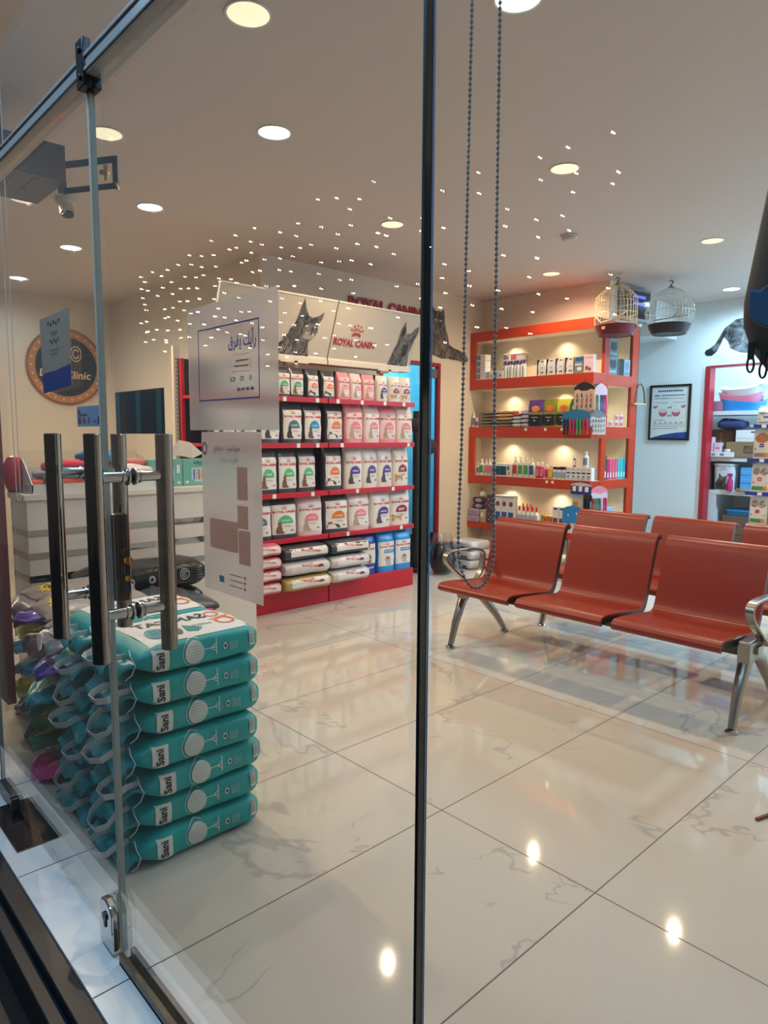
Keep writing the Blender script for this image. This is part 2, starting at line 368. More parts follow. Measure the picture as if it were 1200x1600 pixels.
# shade line where the ceiling steps
# ------------------------------------------------------------------ glass front
GT = .006
def pane(x0, x1, z0, z1, name, parent=None, edge=None):
    g = MB(); g.box(x0, x1, GY-GT, GY+GT, z0, z1, 0)
    # narrow end faces carry the dark green edge
    for i, f in enumerate(g.f):
        if i in (4, 5): g.m[i] = 1
    return g.build(name, [PANE, edge or EDGE], parent)
RAILZ = 2.105
w = pane(.352, 2.6, .03, 2.083, 'window_1'); struct(w, 'tall fixed glass pane right of the doors')
w2 = pane(-1.768, 2.6, 2.127, 2.755, 'window_2', edge=mat('pale_glass_edge', (150, 160, 156), .2)); struct(w2, 'glass transom above the rail')
w3 = pane(-7.0, -1.772, .03, 2.083, 'window_3'); struct(w3, 'fixed glass pane left of the doors')
w4 = pane(-7.0, -1.772, 2.127, 2.755, 'window_4'); struct(w4)
mb = MB(); mb.box(-7.0, 2.6, GY-.022, GY+.022, 2.083, 2.127)
mb.box(-7.0, 2.6, GY-.026, GY-.022, 2.087, 2.095); mb.box(-7.0, 2.6, GY-.026, GY-.022, 2.115, 2.123)
rail = mb.build('trim_4', mat('rail_aluminium', (168, 168, 166), .3, .35), bevel=.003); struct(rail, 'aluminium rail between the doors and the transom glass')
mb = MB(); mb.box(-.684, -.642, GY-.027, GY-.009, 2.060, 2.158); mb.box(-.684, -.642, GY-.009, GY+.012, 2.060, 2.083); mb.cyl((-.66, GY-.031, 2.135), (-.66, GY-.026, 2.135), .007, 10); mb.cyl((-.66, GY-.031, 2.08), (-.66, GY-.026, 2.08), .007, 10)
mb.build('rail_clamp', mat('clamp_dark', (46, 48, 52), .25, .8), rail, bevel=.003)
mb = MB(); mb.box(-.662, 2.6, GY-.020, GY-.009, .0015, .03); mb.box(-.662, 2.6, GY+.009, GY+.020, .0015, .03); mb.box(-.662, 2.6, GY-.02, GY+.02, .0015, .008)
struct(mb.build('trim_5', mat('worn_bronze_channel', (112, 100, 84), .4, .7, var=(9, .35))), 'bronze floor channel under the right glass')
# black joint post between the panes
mb = MB(); mb.box(.3478, .3515, GY-.0060, GY+.0060, .01, 2.755); struct(mb.build('trim_6', mat('black_joint', (8, 9, 11), .3)), 'black joint strip between door and fixed pane')
mb = MB(); mb.box(.3520, .3545, GY+.0063, GY+.0072, .01, 2.755); struct(mb.build('trim_7', mat('pale_seal', (150, 175, 215), .2, spec=.7)), 'pale clear seal beside the black joint')
mb = MB(); mb.box(-1.7725, -1.7675, GY-.0065, GY+.0065, .03, 2.755); struct(mb.build('trim_8', mat('black_joint', (8, 9, 11), .3)), 'black joint at the left door hinge')

def door(name, x0, x1, edge_x, label):
    d = bpy.data.objects.new(name, None); COL.objects.link(d); d.location = (0, 0, 0); struct(d, label)
    g = MB(); g.box(x0, x1, GY-GT, GY+GT, .022, 2.078, 0)
    for i in (4, 5): g.m[i] = 1
    g.build('glass_pane', [PANE, mat('pale_glass_edge', (150, 160, 156), .2)], d)
    return d
dl = door('door_1', -1.762, -.6848, -.68, 'left frameless glass door'); dr = door('door_4', -.6712, .3465, -.68, 'right frameless glass door')
SEAL = mat('door_edge_seal', (186, 192, 194), .5, spec=.2)
SEAL2 = mat('door_edge_amber', (196, 172, 130), .6, spec=.1)
mb = MB(); mb.box(-.684, -.6785, GY-.007, GY+.007, .022, 2.078); mb.build('edge_seal', SEAL, dl)
mb = MB(); mb.box(-.678, -.672, GY-.007, GY+.007, .022, 2.078); mb.build('edge_seal', SEAL2, dr)
CHR = mat('dark_chrome', (150, 140, 132), .07, 1.0)
def handle(par, x):
    ys = (GY-.078, GY+.078)
    h = MB()
    for i, y in enumerate(ys):
        b = MB(); b.tube([(x, y, .822), (x, y, .824), (x, y, 1.316), (x, y, 1.318)], [.0165, .019, .019, .0165], 24); hb = b.build('handle', CHR, par) if i == 0 else b.build('handle', CHR, par)
        for z in (.925, 1.225):
            s = MB(); a, c = (y, GY-GT) if i == 0 else (GY+GT, y)
            s.cyl((x, a, z), (x, c, z), .012, 18)
            e = GY-GT if i == 0 else GY+GT; sg = -1 if i == 0 else 1
            s.tube([(x, e, z), (x, e+sg*.004, z), (x, e+sg*.006, z)], [.019, .019, .014], 18)
            s.tube([(x, e+sg*.012, z), (x, e+sg*.016, z)], [.015, .015], 18)
            s.build('standoff', STEEL, hb)
handle(dl, -.79); handle(dr, -.535)
# lock case with key and amber block on the inside of the meeting edge
mb = MB(); mb.box(-.700, -.655, GY+.008, GY+.040, .92, 1.13); lk = mb.build('lock_case', mat('lock_brown', (46, 26, 16), .3, .3), dr, bevel=.004)
mb = MB(); mb.box(-.652, -.635, GY+.010, GY+.034, .945, 1.05); mb.build('bolt_plate', BLACKP, lk, bevel=.002)
mb = MB(); mb.cyl((-.64, GY+.022, 1.025), (-.618, GY+.022, 1.025), .010, 14); mb.cyl((-.64, GY+.022, .982), (-.622, GY+.022, .982), .007, 12); mb.box(-.618, -.608, GY+.02, GY+.024, 1.015, 1.035)
mb.build('brass_knob', mat('brass', (220, 165, 60), .2, 1.0), lk)
# corner lock fitting at the foot of the left door
mb = MB()
prof = [(-.770, .012), (-.686, .012), (-.686, .115), (-.700, .135), (-.728, .145), (-.756, .135), (-.770, .115)]
for a, b in ((GY-.026, GY-GT), (GY+GT, GY+.026)): mb.prism([(x, a, z) for x, z in prof], (0, b-a, 0))
cl = mb.build('corner_lock', STEEL, dl, bevel=.004)
mb = MB(); mb.cyl((-.728, GY-.030, .098), (-.728, GY-.026, .098), .012, 16); mb.box(-.733, -.723, GY-.029, GY-.026, .07, .096); mb.build('keyhole_cover', BLACKP, cl)
# foot patch and floor spring plate
mb = MB(); mb.box(-1.76, -1.60, GY-.017, GY+.017, .008, .060); mb.box(-1.625, -1.595, GY-.02, GY+.02, .004, .05)
mb.build('foot_patch', mat('patch_grey', (96, 98, 100), .3, .8), dl, bevel=.003)
pl = MB(); pl.box(-1.665, -1.332, -1.178, -1.052, .0014, .006); p = pl.build('floor_spring_plate', mat('steel_plate', (120, 108, 104), .12, 1.0), bevel=.002)
tag(p, 'flat polished steel plate set in the threshold under the left door', 'floor plate')
# board coloured as a red reflection at the left edge of the front
mb = MB(); mb.box(-2.40, -1.955, -1.03, -1.0, .26, 1.5); struct(mb.build('trim_9', mat('maroon_reflection', (120, 44, 46), .45)), 'maroon panel imitating a reflection in the far left glass')
# ------------------------------------------------------------------ ceiling lights
def downlight(label, x, y, cool, r=.075, w=LAMP_W):
    t = thing('ceiling_light', label, 'ceiling light', (x, y, CEIL), 0, 'recessed cool ceiling spotlights' if cool else 'recessed warm ceiling spotlights')
    m = MB(); m.lathe([(r+.004, .002), (r+.008, -.002), (r+.006, -.005), (r, -.004), (r-.002, .0)], n=40); m.build('trim_ring', mat('ring_white', (225, 220, 210), .4), t)
    k = MB()
    if cool:
        k.lathe([(r-.002, -.002), (.001, -.002)], n=40)
        k.build('diffuser', mat('cool_diffuser', (255, 255, 255), .5, emit=(.55, .88, 1.0), es=1.6), t)
        q = MB()
        for i in range(-4, 5):
            for j in range(-4, 5):
                if i*i+j*j < 17: q.sphere((i*.011+.004*(j % 2), j*.011, -.004), .0032, 4)
        q.build('led_cluster', mat('cool_led', (255, 255, 255), .5, emit=(.85, .95, 1.0), es=14), t)
    else:
        k.lathe([(r-.002, -.003), (r*.6, -.006), (.001, -.007)], n=40)
        k.build('diffuser', mat('warm_diffuser', (60, 60, 60), .5, emit=(1.0, .90, .58), es=1.3), t)
    L = bpy.data.lights.new('lamp', 'SPOT'); L.energy = w; L.color = COOL if cool else WARM; L.spot_size = math.radians(168); L.spot_blend = .75; L.shadow_soft_size = .012
    lo = bpy.data.objects.new('lamp', L); COL.objects.link(lo); lo.parent = t; lo.location = (0, 0, -.022)
    return t
for i, (x, y, lb) in enumerate(((-1.24, -.34, 'large warm round ceiling light nearest the glass, at the top edge of the picture'), (-2.53, -.33, 'warm round ceiling light seen behind the meeting edge of the glass doors'),
        (-1.25, 1.64, 'warm round ceiling light right of the hanging bead cord'), (-2.61, 1.65, 'warm round ceiling light just left of the black glass joint'),
        (-2.67, 3.66, 'small warm round ceiling light in front of the orange shelves'), (-1.26, 3.62, 'warm round ceiling light furthest right in the picture'))):
    downlight(lb, x, y, False, w=LAMP_W*(.35 if i == 0 else .8 if i == 1 else 1.0))
for x, y, lb in ((-1.96, .25, 'cool LED ceiling light with lattice between the glass joint and door edge'), (-3.42, .29, 'cool LED ceiling light over the reception desk'), (-4.83, .28, 'cool LED ceiling light in the side bay left of the door edge'),
        (-6.28, .29, 'smallest cool ceiling light at the far left edge'), (-.55, .26, 'cool ceiling light cut by the top edge above the bead cord'), (-1.81, 5.46, 'cool ceiling light above the blue-lit aisle')):
    t = downlight(lb, x, y, True, w=COOL_W*(3.6 if y > 5 else .3 if x > -1 else 1))
    if y > 5: [ch for ch in t.children if ch.type == 'LIGHT'][0].data.color = (.50, .80, 1.0)
    if x < -4: t.location.z = CEIL+.015
# lamps beyond the frame, to the right of the room, that light the part we see
for x, y in ((.3, 1.64), (.3, 3.6)): downlight('warm ceiling light outside the frame to the right, %s one' % ('nearer' if y < 2 else 'farther'), x, y, False, w=LAMP_W*(.55 if y < 2 else 1))
for x, lb in ((-3.82, 'added unseen warm ceiling light brightening the side bay, behind the metal vent box'), (-5.11, 'added warm ceiling light brightening the side bay, outside the frame')):
    t = downlight(lb, x, -.34, False, w=LAMP_W*2.1); t.location.z = CEIL+(.015 if x < -3.9 else 0)  # both lamps are unseen, added to brighten the side bay
# unseen side and store room lamps; the last is added to brighten the aisle
for x, y, e, cc in ((-4.8, 4.0, 42, (.50, .85, 1.0)), (-1.6, 6.3, 24, (.55, .82, 1.0)), (-.2, 5.2, 170, (.38, .70, 1.0))):
    L = bpy.data.lights.new('room_lamp', 'AREA'); L.shape = 'DISK'; L.size = .2; L.energy = e; L.color = cc
    lo = bpy.data.objects.new('room_lamp', L); COL.objects.link(lo); lo.location = (x, y, CEIL-.02)
# smoke detector, dome camera
t = thing('smoke_detector', 'round white smoke detector on the ceiling', 'smoke detector', (-1.91, 2.74, CEIL))
mb = MB(); mb.lathe([(.062, 0), (.064, -.012), (.058, -.016)], n=32); mb.build('base', mat('detector_white', (205, 198, 188), .5), t)
mb = MB(); mb.lathe([(.052, -.016), (.054, -.026), (.046, -.040), (.02, -.046), (.001, -.046)], n=32); mb.build('sensor_cap', mat('detector_white', (205, 198, 188), .5), t)
t = thing('security_camera', 'small white dome security camera on the ceiling behind the metal box', 'camera', (-3.62, -.16, CEIL-.0))
mb = MB(); mb.lathe([(.055, .015), (.058, -.03), (.05, -.04), (.001, -.04)], n=24); mb.build('base', mat('detector_white', (205, 198, 188), .5), t)
mb = MB(); mb.tube([(0, 0, -.03), (.03, .0, -.10)], [.045, .042], 20); mb.build('camera_body', mat('detector_white', (205, 198, 188), .5), t)
mb = MB(); mb.tube([(.03, .0, -.098), (.034, .0, -.11)], [.034, .034], 20); mb.build('lens', BLACKP, t)
# ------------------------------------------------------------------ waiting benches
SEATM = mat('terracotta_seat', (140, 44, 24), .34, var=(5, .06), spec=.4)
def seat_profile():
    pts = [(0.012, .372), (-.006, .388), (.0, .408), (.022, .422), (.08, .424), (.2, .414), (.33, .402), (.40, .397), (.432, .405), (.452, .43), (.475, .50), (.505, .60), (.540, .71), (.556, .752), (.574, .776), (.598, .786), (.622, .778), (.634, .758)]
    out = []
    for i in range(len(pts)-1):
        p0 = pts[max(i-1, 0)]; p1 = pts[i]; p2 = pts[i+1]; p3 = pts[min(i+2, len(pts)-1)]
        for t in (0, .34, .67):
            out.append(tuple(.5*((2*p1[k])+(-p0[k]+p2[k])*t+(2*p0[k]-5*p1[k]+4*p2[k]-p3[k])*t*t+(-p0[k]+3*p1[k]-3*p2[k]+p3[k])*t**3) for k in (0, 1)))
    out.append(pts[-1]); return out
SP = seat_profile()
def shell(x0, x1, off0, off1, inset=0.0, lo=0, hi=None):
    """solid sheet that follows the seat profile between two offsets"""
    P = SP[lo:hi]; A = []; 
    for i, p in enumerate(P):
        a = Vector(P[max(i-1, 0)]); b = Vector(P[min(i+1, len(P)-1)]); d = (b-a).normalized(); n = Vector((d.y, -d.x))   # points below / behind
        A.append((Vector(p)+n*off0, Vector(p)+n*off1))
    ring = [a for a, b in A]+[b for a, b in reversed(A)]
    mb = MB(); mb.rings([[(x, q.x, q.y) for q in ring] for x in (x0, x1)], 0, True)
    return mb
def make_bench():
    t = thing('waiting_bench', '', 'bench')
    for x0 in (0.0, .575, 1.15):
        s = shell(x0, x0+.520, 0, .012).build('seat', SEATM, t, bevel=.003, ang=35)
        for a in (x0+.004, x0+.506): shell(a, a+.010, .0125, .044, lo=3, hi=-4).build('side_frame', mat('seat_frame_dark', (66, 60, 56), .3, .7), s, bevel=.002)
    b = MB(); b.box(-.01, 1.72, .20, .28, .325, .375); 
    for x0 in (0.0, .575, 1.15): b.box(x0+.15, x0+.37, .16, .34, .375, .392)
    b.build('beam', mat('beam_grey', (88, 84, 80), .3, .8), t, bevel=.004)
    for x in (.03, 1.705):
        for sy, ex in ((-1, .085), (1, .635)):
            g = MB(); c = .25
            P = [(x, c+sy*.00, .335), (x, c+(ex-c)*.35, .285), (x, c+(ex-c)*.72, .15), (x, ex-sy*.01, .035), (x, ex, .018)]
            g.tube(P, [.032, .030, .024, .019, .017], 14)
            l = g.build('leg', BRUSH, t)
            f = MB(); f.lathe([(.028, 0), (.030, .008), (.024, .014), (.014, .02)], (x, ex, 0), 20); f.build('foot', STEEL, l)
        k = MB(); k.box(x-.028, x+.028, .17, .33, .30, .40); k.build('bracket', BRUSH, t, bevel=.008)
    for x in (-.035, 1.745):
        a = MB()
        P = [(x, .335, .36), (x, .28, .40), (x, .20, .455), (x, .13, .51), (x, .10, .545), (x, .105, .577), (x, .14, .592), (x, .22, .596), (x, .34, .592), (x, .43, .578), (x, .465, .55), (x, .462, .50), (x, .44, .42), (x, .38, .37)]
        out = []
        PV = [Vector(p) for p in P]
        fine = []
        for i in range(len(PV)-1):
            p0 = PV[max(i-1, 0)]; p1 = PV[i]; p2 = PV[i+1]; p3 = PV[min(i+2, len(PV)-1)]
            for q in (0, .5): fine.append(.5*((2*p1)+(-p0+p2)*q+(2*p0-5*p1+4*p2-p3)*q*q+(-p0+3*p1-3*p2+p3)*q**3))
        fine.append(PV[-1])
        a.ribbon(fine, .040, .012, (1, 0, 0))
        a.build('armrest', BRUSH, t, bevel=.003)
        m = MB(); m.box(min(x, x*.0+(.0 if x < 0 else 1.67)), max(x, (0 if x < 0 else 1.67)), .24, .30, .335, .37); m.build('arm_mount', BRUSH, t)
    return t
place('bench', make_bench, 'front row red-brown three-seat waiting bench on cast metal legs', 'bench', (-1.86, 1.345, 0), 0, 'three-seat waiting benches')
place('bench', make_bench, 'rear waiting bench, mostly hidden behind the front bench', 'bench', (-1.77, 2.20, 0), 0, 'three-seat waiting benches')
# ------------------------------------------------------------------ sacks
def sup(t, a, b, n):
    c, s = math.cos(t), math.sin(t)
    return a*math.copysign(abs(c)**(2/n), c), b*math.copysign(abs(s)**(2/n), s)
class Sack:
    """lying sack: long axis Y, side faces +-X, rests on z = 0; surface functions let print follow the cloth"""
    def __init__(s, L, W, H, seed=0, amp=.006, pinch=.35, n=5.5):
        s.L, s.W, s.H, s.seed, s.amp, s.pinch, s.n = L, W, H, seed, amp, pinch, n
    def prof(s, y):
        u = max(-1, min(1, 2*y/s.L)); 
        e = 1-(1-s.pinch)*max(0, (-u-.55)/.45)**1.8-.35*max(0, (u-.86)/.14)**2
        w = 1-.10*max(0, (abs(u)-.8)/.2)**2
        return s.W/2*w, s.H/2*e
    def disp(s, p, out=0.0):
        q = Vector(p); k = noise.noise(q*9+Vector((s.seed*3.1, s.seed, 0)))*s.amp+noise.noise(q*26+Vector((0, s.seed*2.3, 4)))*s.amp*.5
        c = Vector((0, q.y, s.H/2)); d = (q-c); d.y = 0
        if d.length < 1e-6: return q
        d.normalize(); q = q+d*(k+out); q.z = max(q.z, 0.0005) if out == 0 else q.z
        return q
    def body(s, nr=26, nt=36):
        mb = MB(); R = []
        for i in range(nr+1):
            y = -s.L/2+s.L*i/nr; a, b = s.prof(y)
            R.append([s.disp((sup(2*PI*j/nt, a, b, s.n)[0], y, s.H/2+sup(2*PI*j/nt, a, b, s.n)[1])) for j in range(nt)])
        mb.rings(R); return mb
    def side(s, sg=1):
        def fn(y, z):
            a, b = s.prof(y); v = max(-.97, min(.97, (z-s.H/2)/b)); x = a*(1-abs(v)**s.n)**(1/s.n)
            return s.disp((sg*x, y, z if abs((z-s.H/2)/b) < .97 else s.H/2+v*b), .0022)
        return fn
    def top(s):
        def fn(y, x):
            a, b = s.prof(y); v = max(-.97, min(.97, x/a)); z = b*(1-abs(v)**s.n)**(1/s.n)
            return s.disp((x, y, s.H/2+z), .0025)
        return fn
    def front(s):
        pass
TEAL = mat('teal_woven_plastic', (14, 164, 164), .42, bump=(50, .25, .004), var=(10, .25))
TEALD = mat('teal_flap', (16, 146, 156), .38, bump=(30, .4, .006), var=(14, .35))
PRW = mat('print_white', (226, 226, 220), .5); PRK = mat('print_black', (28, 26, 30), .5); PRG = mat('print_pale', (150, 200, 198), .5)
PRT = mat('print_teal', (40, 140, 145), .5); PRO = mat('print_orange', (232, 110, 50), .5); PRR = mat('print_red', (205, 40, 50), .5)
RIB = mat('white_ribbon', (215, 220, 222), .4)
def crumple_flap(L, W, H, seed, depth=.07, col=None):
    """the folded closing end of a sack, drooping at its -Y side"""
    rnd = random.Random(seed); nx, ny = 16, 7; mb = MB(); V = []; fan = depth > .075; sh_ = rnd.uniform(-.25, .25)
    for k in (0, 1):
        for j in range(ny+1):
            for i in range(nx+1):
                u = i/nx*2-1; v = j/ny
                x = u*W/2*((1-.16*v) if not fan else (.62+.30*math.sin(v*PI)-.30*v))+(sh_*W*v if fan else 0); y = -L/2+.012-depth*v
                z = H*.5-.004-(.026 if not fan else .028)*v*v+.016*math.sin(u*5+seed)*v+noise.noise(Vector((u*2.6+seed*2, v*2.2, seed)))*.030*v
                V.append((x, y, z+(.006*(1-v)+.0015)*(1 if k else -1)))
    F = []; o = (nx+1)*(ny+1)
    for j in range(ny):
        for i in range(nx):
            a = j*(nx+1)+i; F.append((a, a+1, a+nx+2, a+nx+1)); F.append((o+a, o+a+nx+1, o+a+nx+2, o+a+1))
    for j in range(ny):
        for i in (0, nx):
            a = j*(nx+1)+i; F.append((a, a+nx+1, o+a+nx+1, o+a) if i == 0 else (a, o+a, o+a+nx+1, a+nx+1))
    for i in range(nx):
        a = ny*(nx+1)+i; F.append((a, a+1, o+a+1, o+a))
    mb.add(V, F, 0, True); return mb
def make_sani(seed, top=False):
    s = Sack(.415, .322, .0985, seed, .0055)
    t = s.body().build('sanitary_litter_sack', TEAL, None, ang=60)
    f = crumple_flap(s.L, s.W*.94, s.H, seed); f.build('folded_end', TEALD, t, ang=70)
    rnd = random.Random(seed*7+1)
    # ribbon handle loop out of the folded end
    x0 = rnd.uniform(-.05, .03); w = rnd.uniform(.085, .11); dz = rnd.uniform(-.03, .015); y0 = -s.L/2-.03
    P = [(x0, y0+.03, .058), (x0-.004, y0-.02, .062), (x0+.004, y0-.055, .052+dz*.6), (x0+w*.3, y0-.075, .045+dz), (x0+w*.72, y0-.07, .040+dz), (x0+w, y0-.045, .046+dz*.6), (x0+w*.96, y0-.01, .060), (x0+w*.9, y0+.03, .058)]
    m = MB(); m.ribbon(P, .020, .0022, (rnd.uniform(-.2, .2), -.35, 1)); m.build('ribbon_handle', RIB, t, bevel=.0005)
    sx = s.W/2-.01
    P = [(sx-.03, -s.L/2-.01, .088), (sx+.004, -s.L/2-.02, .080), (sx+.008, -s.L/2-.008, .05), (sx-.0, -s.L/2-.016, .022), (sx-.014, -s.L/2-.03, .004)]
    m = MB(); m.tube(P, .0016, 6); m.build('string', RIB, t)
    fn = s.side(1); m = MB()
    a0 = -.135
    put_rect(m, a0-.030, a0+.022, .014, .082, fn, 0, 5, 6)
    put_text(m, 'Sani', a0-.006, .048, .052, .026, lambda a, b: fn(a, b)+Vector((.0012, 0, 0)), 1, .03, PI/2)
    m.build('brand_label', [PRW, PRK], t)
    m = MB(); c = -.028
    put_disc(m, c, .052, .033, .036, fn, 0, 24)
    for k in range(7): z = .025+k*.009; h = .030*math.sqrt(max(.02, 1-((z-.052)/.036)**2)); put_rect(m, c-h, c+h, z, z+.0016, lambda a, b: fn(a, b)+Vector((.0012, 0, 0)), 1, 5, 1)
    put_disc(m, c, .052, .041, .043, fn, 0, 30, PI*.35, PI*1.65, .965)
    put_rect(m, c+.033, c+.075, .0525, .0555, fn, 0, 4, 1)
    put_rect(m, c+.074, c+.0765, .030, .082, fn, 0, 1, 4)
    for sg in (-1, 1): put_poly(m, [(c+.055, .054), (c+.075, .054+sg*.014), (c+.075, .054+sg*.010), (c+.058, .053)], fn, 0)
    m.build('tree_print', [PRW, PRG], t)
    m = MB(); put_disc(m, .078, .052, .007, .011, fn, 0, 12); put_disc(m, .078, .052, .004, .006, lambda a, b: fn(a, b)+Vector((.001, 0, 0)), 1, 10)
    for k in range(5): put_rect(m, .095+k*.006, .0975+k*.006, .035, .065-.004*(k % 2), fn, 2, 1, 3)
    m.build('side_print', [PRW, PRK, PRG], t); m = MB(); put_rect(m, .168, .190, .034, .084, fn, 0, 2, 4)
    for k in range(8): put_rect(m, .170, .188, .042+k*.0055, .0445+k*.0055, lambda a, b: fn(a, b)+Vector((.001, 0, 0)), 3, 1, 1)
    m.build('barcode', [PRW, PRK, PRG, mat('print_grey', (96, 90, 92), .5)], t)
    if top:
        tf = s.top(); m = MB()
        put_rect(m, -.16, .196, -.145, .135, tf, 0, 16, 12)
        up = lambda a, b: tf(a, b)+Vector((0, 0, .0015))
        put_text(m, 'SANICAT', -.005, -.055, .25, .055, lambda a, b: up(a, b), 1, .03, PI)
        put_disc(m, .145, .04, .032, .040, up, 2, 24, 0, 2*PI-.01, .72); put_disc(m, .145, -.05, .026, .032, up, 2, 24, 0, 2*PI-.01, .72); put_rect(m, .11, .18, -.005, .004, up, 2, 3, 1)
        put_disc(m, -.10, .055, .038, .05, up, 3, 20); put_disc(m, -.04, .05, .02, .05, up, 4, 20); put_poly(m, [(.0, .02), (.05, .07), (.02, .1), (-.01, .08)], up, 3)
        put_text(m, 'active', .06, .04, .07, .022, up, 1, .0, PI)
        m.build('top_print', [PRW, PRK, PRO, PRT, mat('print_grey', (96, 90, 92), .5)], t)
    return t
NL = 7; LH = .0985
for st, (cx, cy, where) in enumerate(((-1.140, -.708, 'nearest teal stack'), (-1.475, -.70, 'second teal stack behind'))):
    for k in range(NL):
        top = k == NL-1; sd = (k % 3) if not top else 5
        key = 'sani_top' if top else 'sani%d' % sd
        pos = 'bottom sack' if k == 0 else 'topmost sack, white top print showing' if top else ORD[k]+' sack from the floor'
        place(key, (lambda sd=sd, top=top: make_sani(sd, top)), 'teal sack in the %s, %s' % (where, pos), 'litter sack',
              (cx+[.008, -.006, .0, .010, -.006, .004, 0][k], cy+[-.012, .0, .006, -.010, .008, 0.0, .0][k], k*LH+.001), [.02, -.015, .025, -.02, .01, -.01, 0.0][k], 'teal litter sacks stacked by the glass')
# mixed sacks left of the teal ones, each closed by a coloured crimped flap
def make_mixed(seed, body, flap, logo=None, amp=.012):
    s = Sack(.44, .33, .1, seed, amp, .25, 3.0)
    t = s.body(20, 28).build('litter_sack', body, None, ang=60)
    rnd = random.Random(seed)
    mb = MB(); f = crumple_flap(s.L, s.W*rnd.uniform(.75, .95), s.H, seed, rnd.uniform(.085, .12)); mb.ext(f)
    o = mb.build('crimped_flap', flap, t, ang=70)
    m = MB(); ff = lambda a, b: Vector((a, -s.L/2-.05+b*.8, s.H*.5+.018-.0*b))
    tf = s.top()
    if logo:
        pts = []
        for k in range(18): r = .055 if k % 2 else .033; q = 2*PI*k/18; pts.append((-.10+r*math.cos(q)*.8, r*math.sin(q)*1.5))
        mm = MB(); put_disc(mm, -.14, 0, .03, .055, tf, 0, 16)
        for k in range(9): q = 2*PI*k/9; put_poly(mm, [(-.14+.026*math.cos(q-.3), .05*math.sin(q-.3)), (-.14+.048*math.cos(q), .085*math.sin(q)), (-.14+.026*math.cos(q+.3), .05*math.sin(q+.3))], tf, 0)
        up = lambda a, b: tf(a, b)+Vector((0, 0, .0015))
        put_text(mm, 'Cat', -.14, 0, .07, .03, up, 1, .04, PI/2)
        mm.build('splash_logo', [mat('print_yellow', (225, 205, 50), .5), PRK], t)
    return t
BG = mat('grey_sack', (146, 144, 144), .3, bump=(22, .5, .01), var=(6, .2)); BD = mat('dark_sack', (62, 66, 76), .25, bump=(22, .6, .01), var=(6, .3)); BGR = mat('green_sack', (34, 84, 70), .3, bump=(22, .5, .01), var=(6, .3))
FL = {'magenta': mat('magenta_foil', (224, 60, 136), .25, bump=(18, .5, .01)), 'green': mat('green_foil', (38, 124, 76), .28, bump=(18, .5, .01)), 'purple': mat('purple_foil', (104, 90, 196), .22, bump=(18, .6, .01)),
      'blue': mat('blue_foil', (36, 160, 236), .25, bump=(18, .5, .01)), 'lime': mat('lime_foil', (210, 234, 96), .3, bump=(18, .5, .01)), 'navy': mat('navy_foil', (40, 60, 88), .3, bump=(18, .5, .01)),
      'grey': mat('grey_foil', (128, 132, 140), .25, bump=(18, .5, .01)), 'teal': mat('teal_foil', (20, 150, 160), .3, bump=(18, .4, .01)), 'pink': mat('pink_foil', (205, 80, 150), .25, bump=(18, .5, .01)), 'skyblue': mat('sky_foil', (90, 176, 220), .3, bump=(18, .4, .01))}
piles = {'third': (-1.79, -.665, [('magenta', BD), ('green', BGR), ('green', BGR), ('teal', BD), ('purple', BD), ('grey', BG)]),
         'fourth': (-2.13, -.60, [('navy', BD), ('navy', BD), ('lime', BGR), ('blue', BD), ('grey', BD), ('purple', BG)]),
         'fifth': (-2.465, -.56, [('navy', BD), ('purple', BD), ('grey', BGR), ('skyblue', BG), ('lime', BD), ('grey', BG)])}
for pn, (cx, cy, L) in piles.items():
    for k, (fc, bd) in enumerate(L):
        top = k == len(L)-1
        o = make_mixed(11+k*3+{'third': 0, 'fourth': 40, 'fifth': 80}[pn], bd, FL[fc], logo=top)
        o.location = (cx+random.uniform(-.02, .02), cy+random.uniform(-.03, .02), k*.1+.001); o.rotation_euler = (0, 0, random.uniform(-.10, .10))
        pos = 'on the floor' if k == 0 else 'on top, yellow splash logo' if top else ORD[k]+' from the floor'
        tag(o, 'sack with %s flap in the %s stack from the right, %s' % (fc.replace('skyblue', 'sky blue'), pn, pos), 'litter sack', 'mixed litter sacks left of the teal ones')
# a crosswise pile behind them
for k in range(5):
    top = k == 4
    o = make_mixed(71+k, BD, FL['pink' if top else 'grey']); o.location = (-2.34, -.165, k*.1+.001); o.rotation_euler = (0, 0, PI/2+.05*(-1)**k)
    tag(o, 'dark sack lying crosswise behind the front stacks, %s' % ('topmost, with a pink flap' if top else ORD[k]+' from the floor'), 'litter sack', 'sacks behind the front stacks')
# black charcoal sacks in front of the desk
BLK = mat('black_foil_sack', (20, 20, 23), .22, bump=(26, .6, .008), var=(8, .3))
def make_black(seed):
    s = Sack(.66, .33, .150, seed, .012, .35, 4.0)
    t = s.body(26, 30).build('charcoal_sack', BLK, None, ang=60)
    fn = s.side(1); m = MB()
    for a in (-.12, .0, .09): 
        put_disc(m, a, .075, .020, .022, fn, 0, 16, 0, 2*PI-.01, .55); put_rect(m, a-.014, a+.014, .036, .042, fn, 0, 2, 1)
        for q in range(6): put_disc(m, a+.012*math.cos(q*PI/3), .075+.013*math.sin(q*PI/3), .004, .004, fn, 0, 6)
    put_disc(m, .19, .082, .030, .032, fn, 0, 24, 0, 2*PI-.01, .80); put_disc(m, .19, .082, .017, .018, fn, 0, 18, .5, 2*PI-.4, .7); put_disc(m, .19, .082, .006, .006, fn, 0, 8)
    for k in range(5): put_rect(m, .27, .305, .05+k*.014, .052+k*.014, fn, 0, 2, 1)
    m.build('white_icons', mat('print_silver', (170, 170, 168), .4), t)
    return t
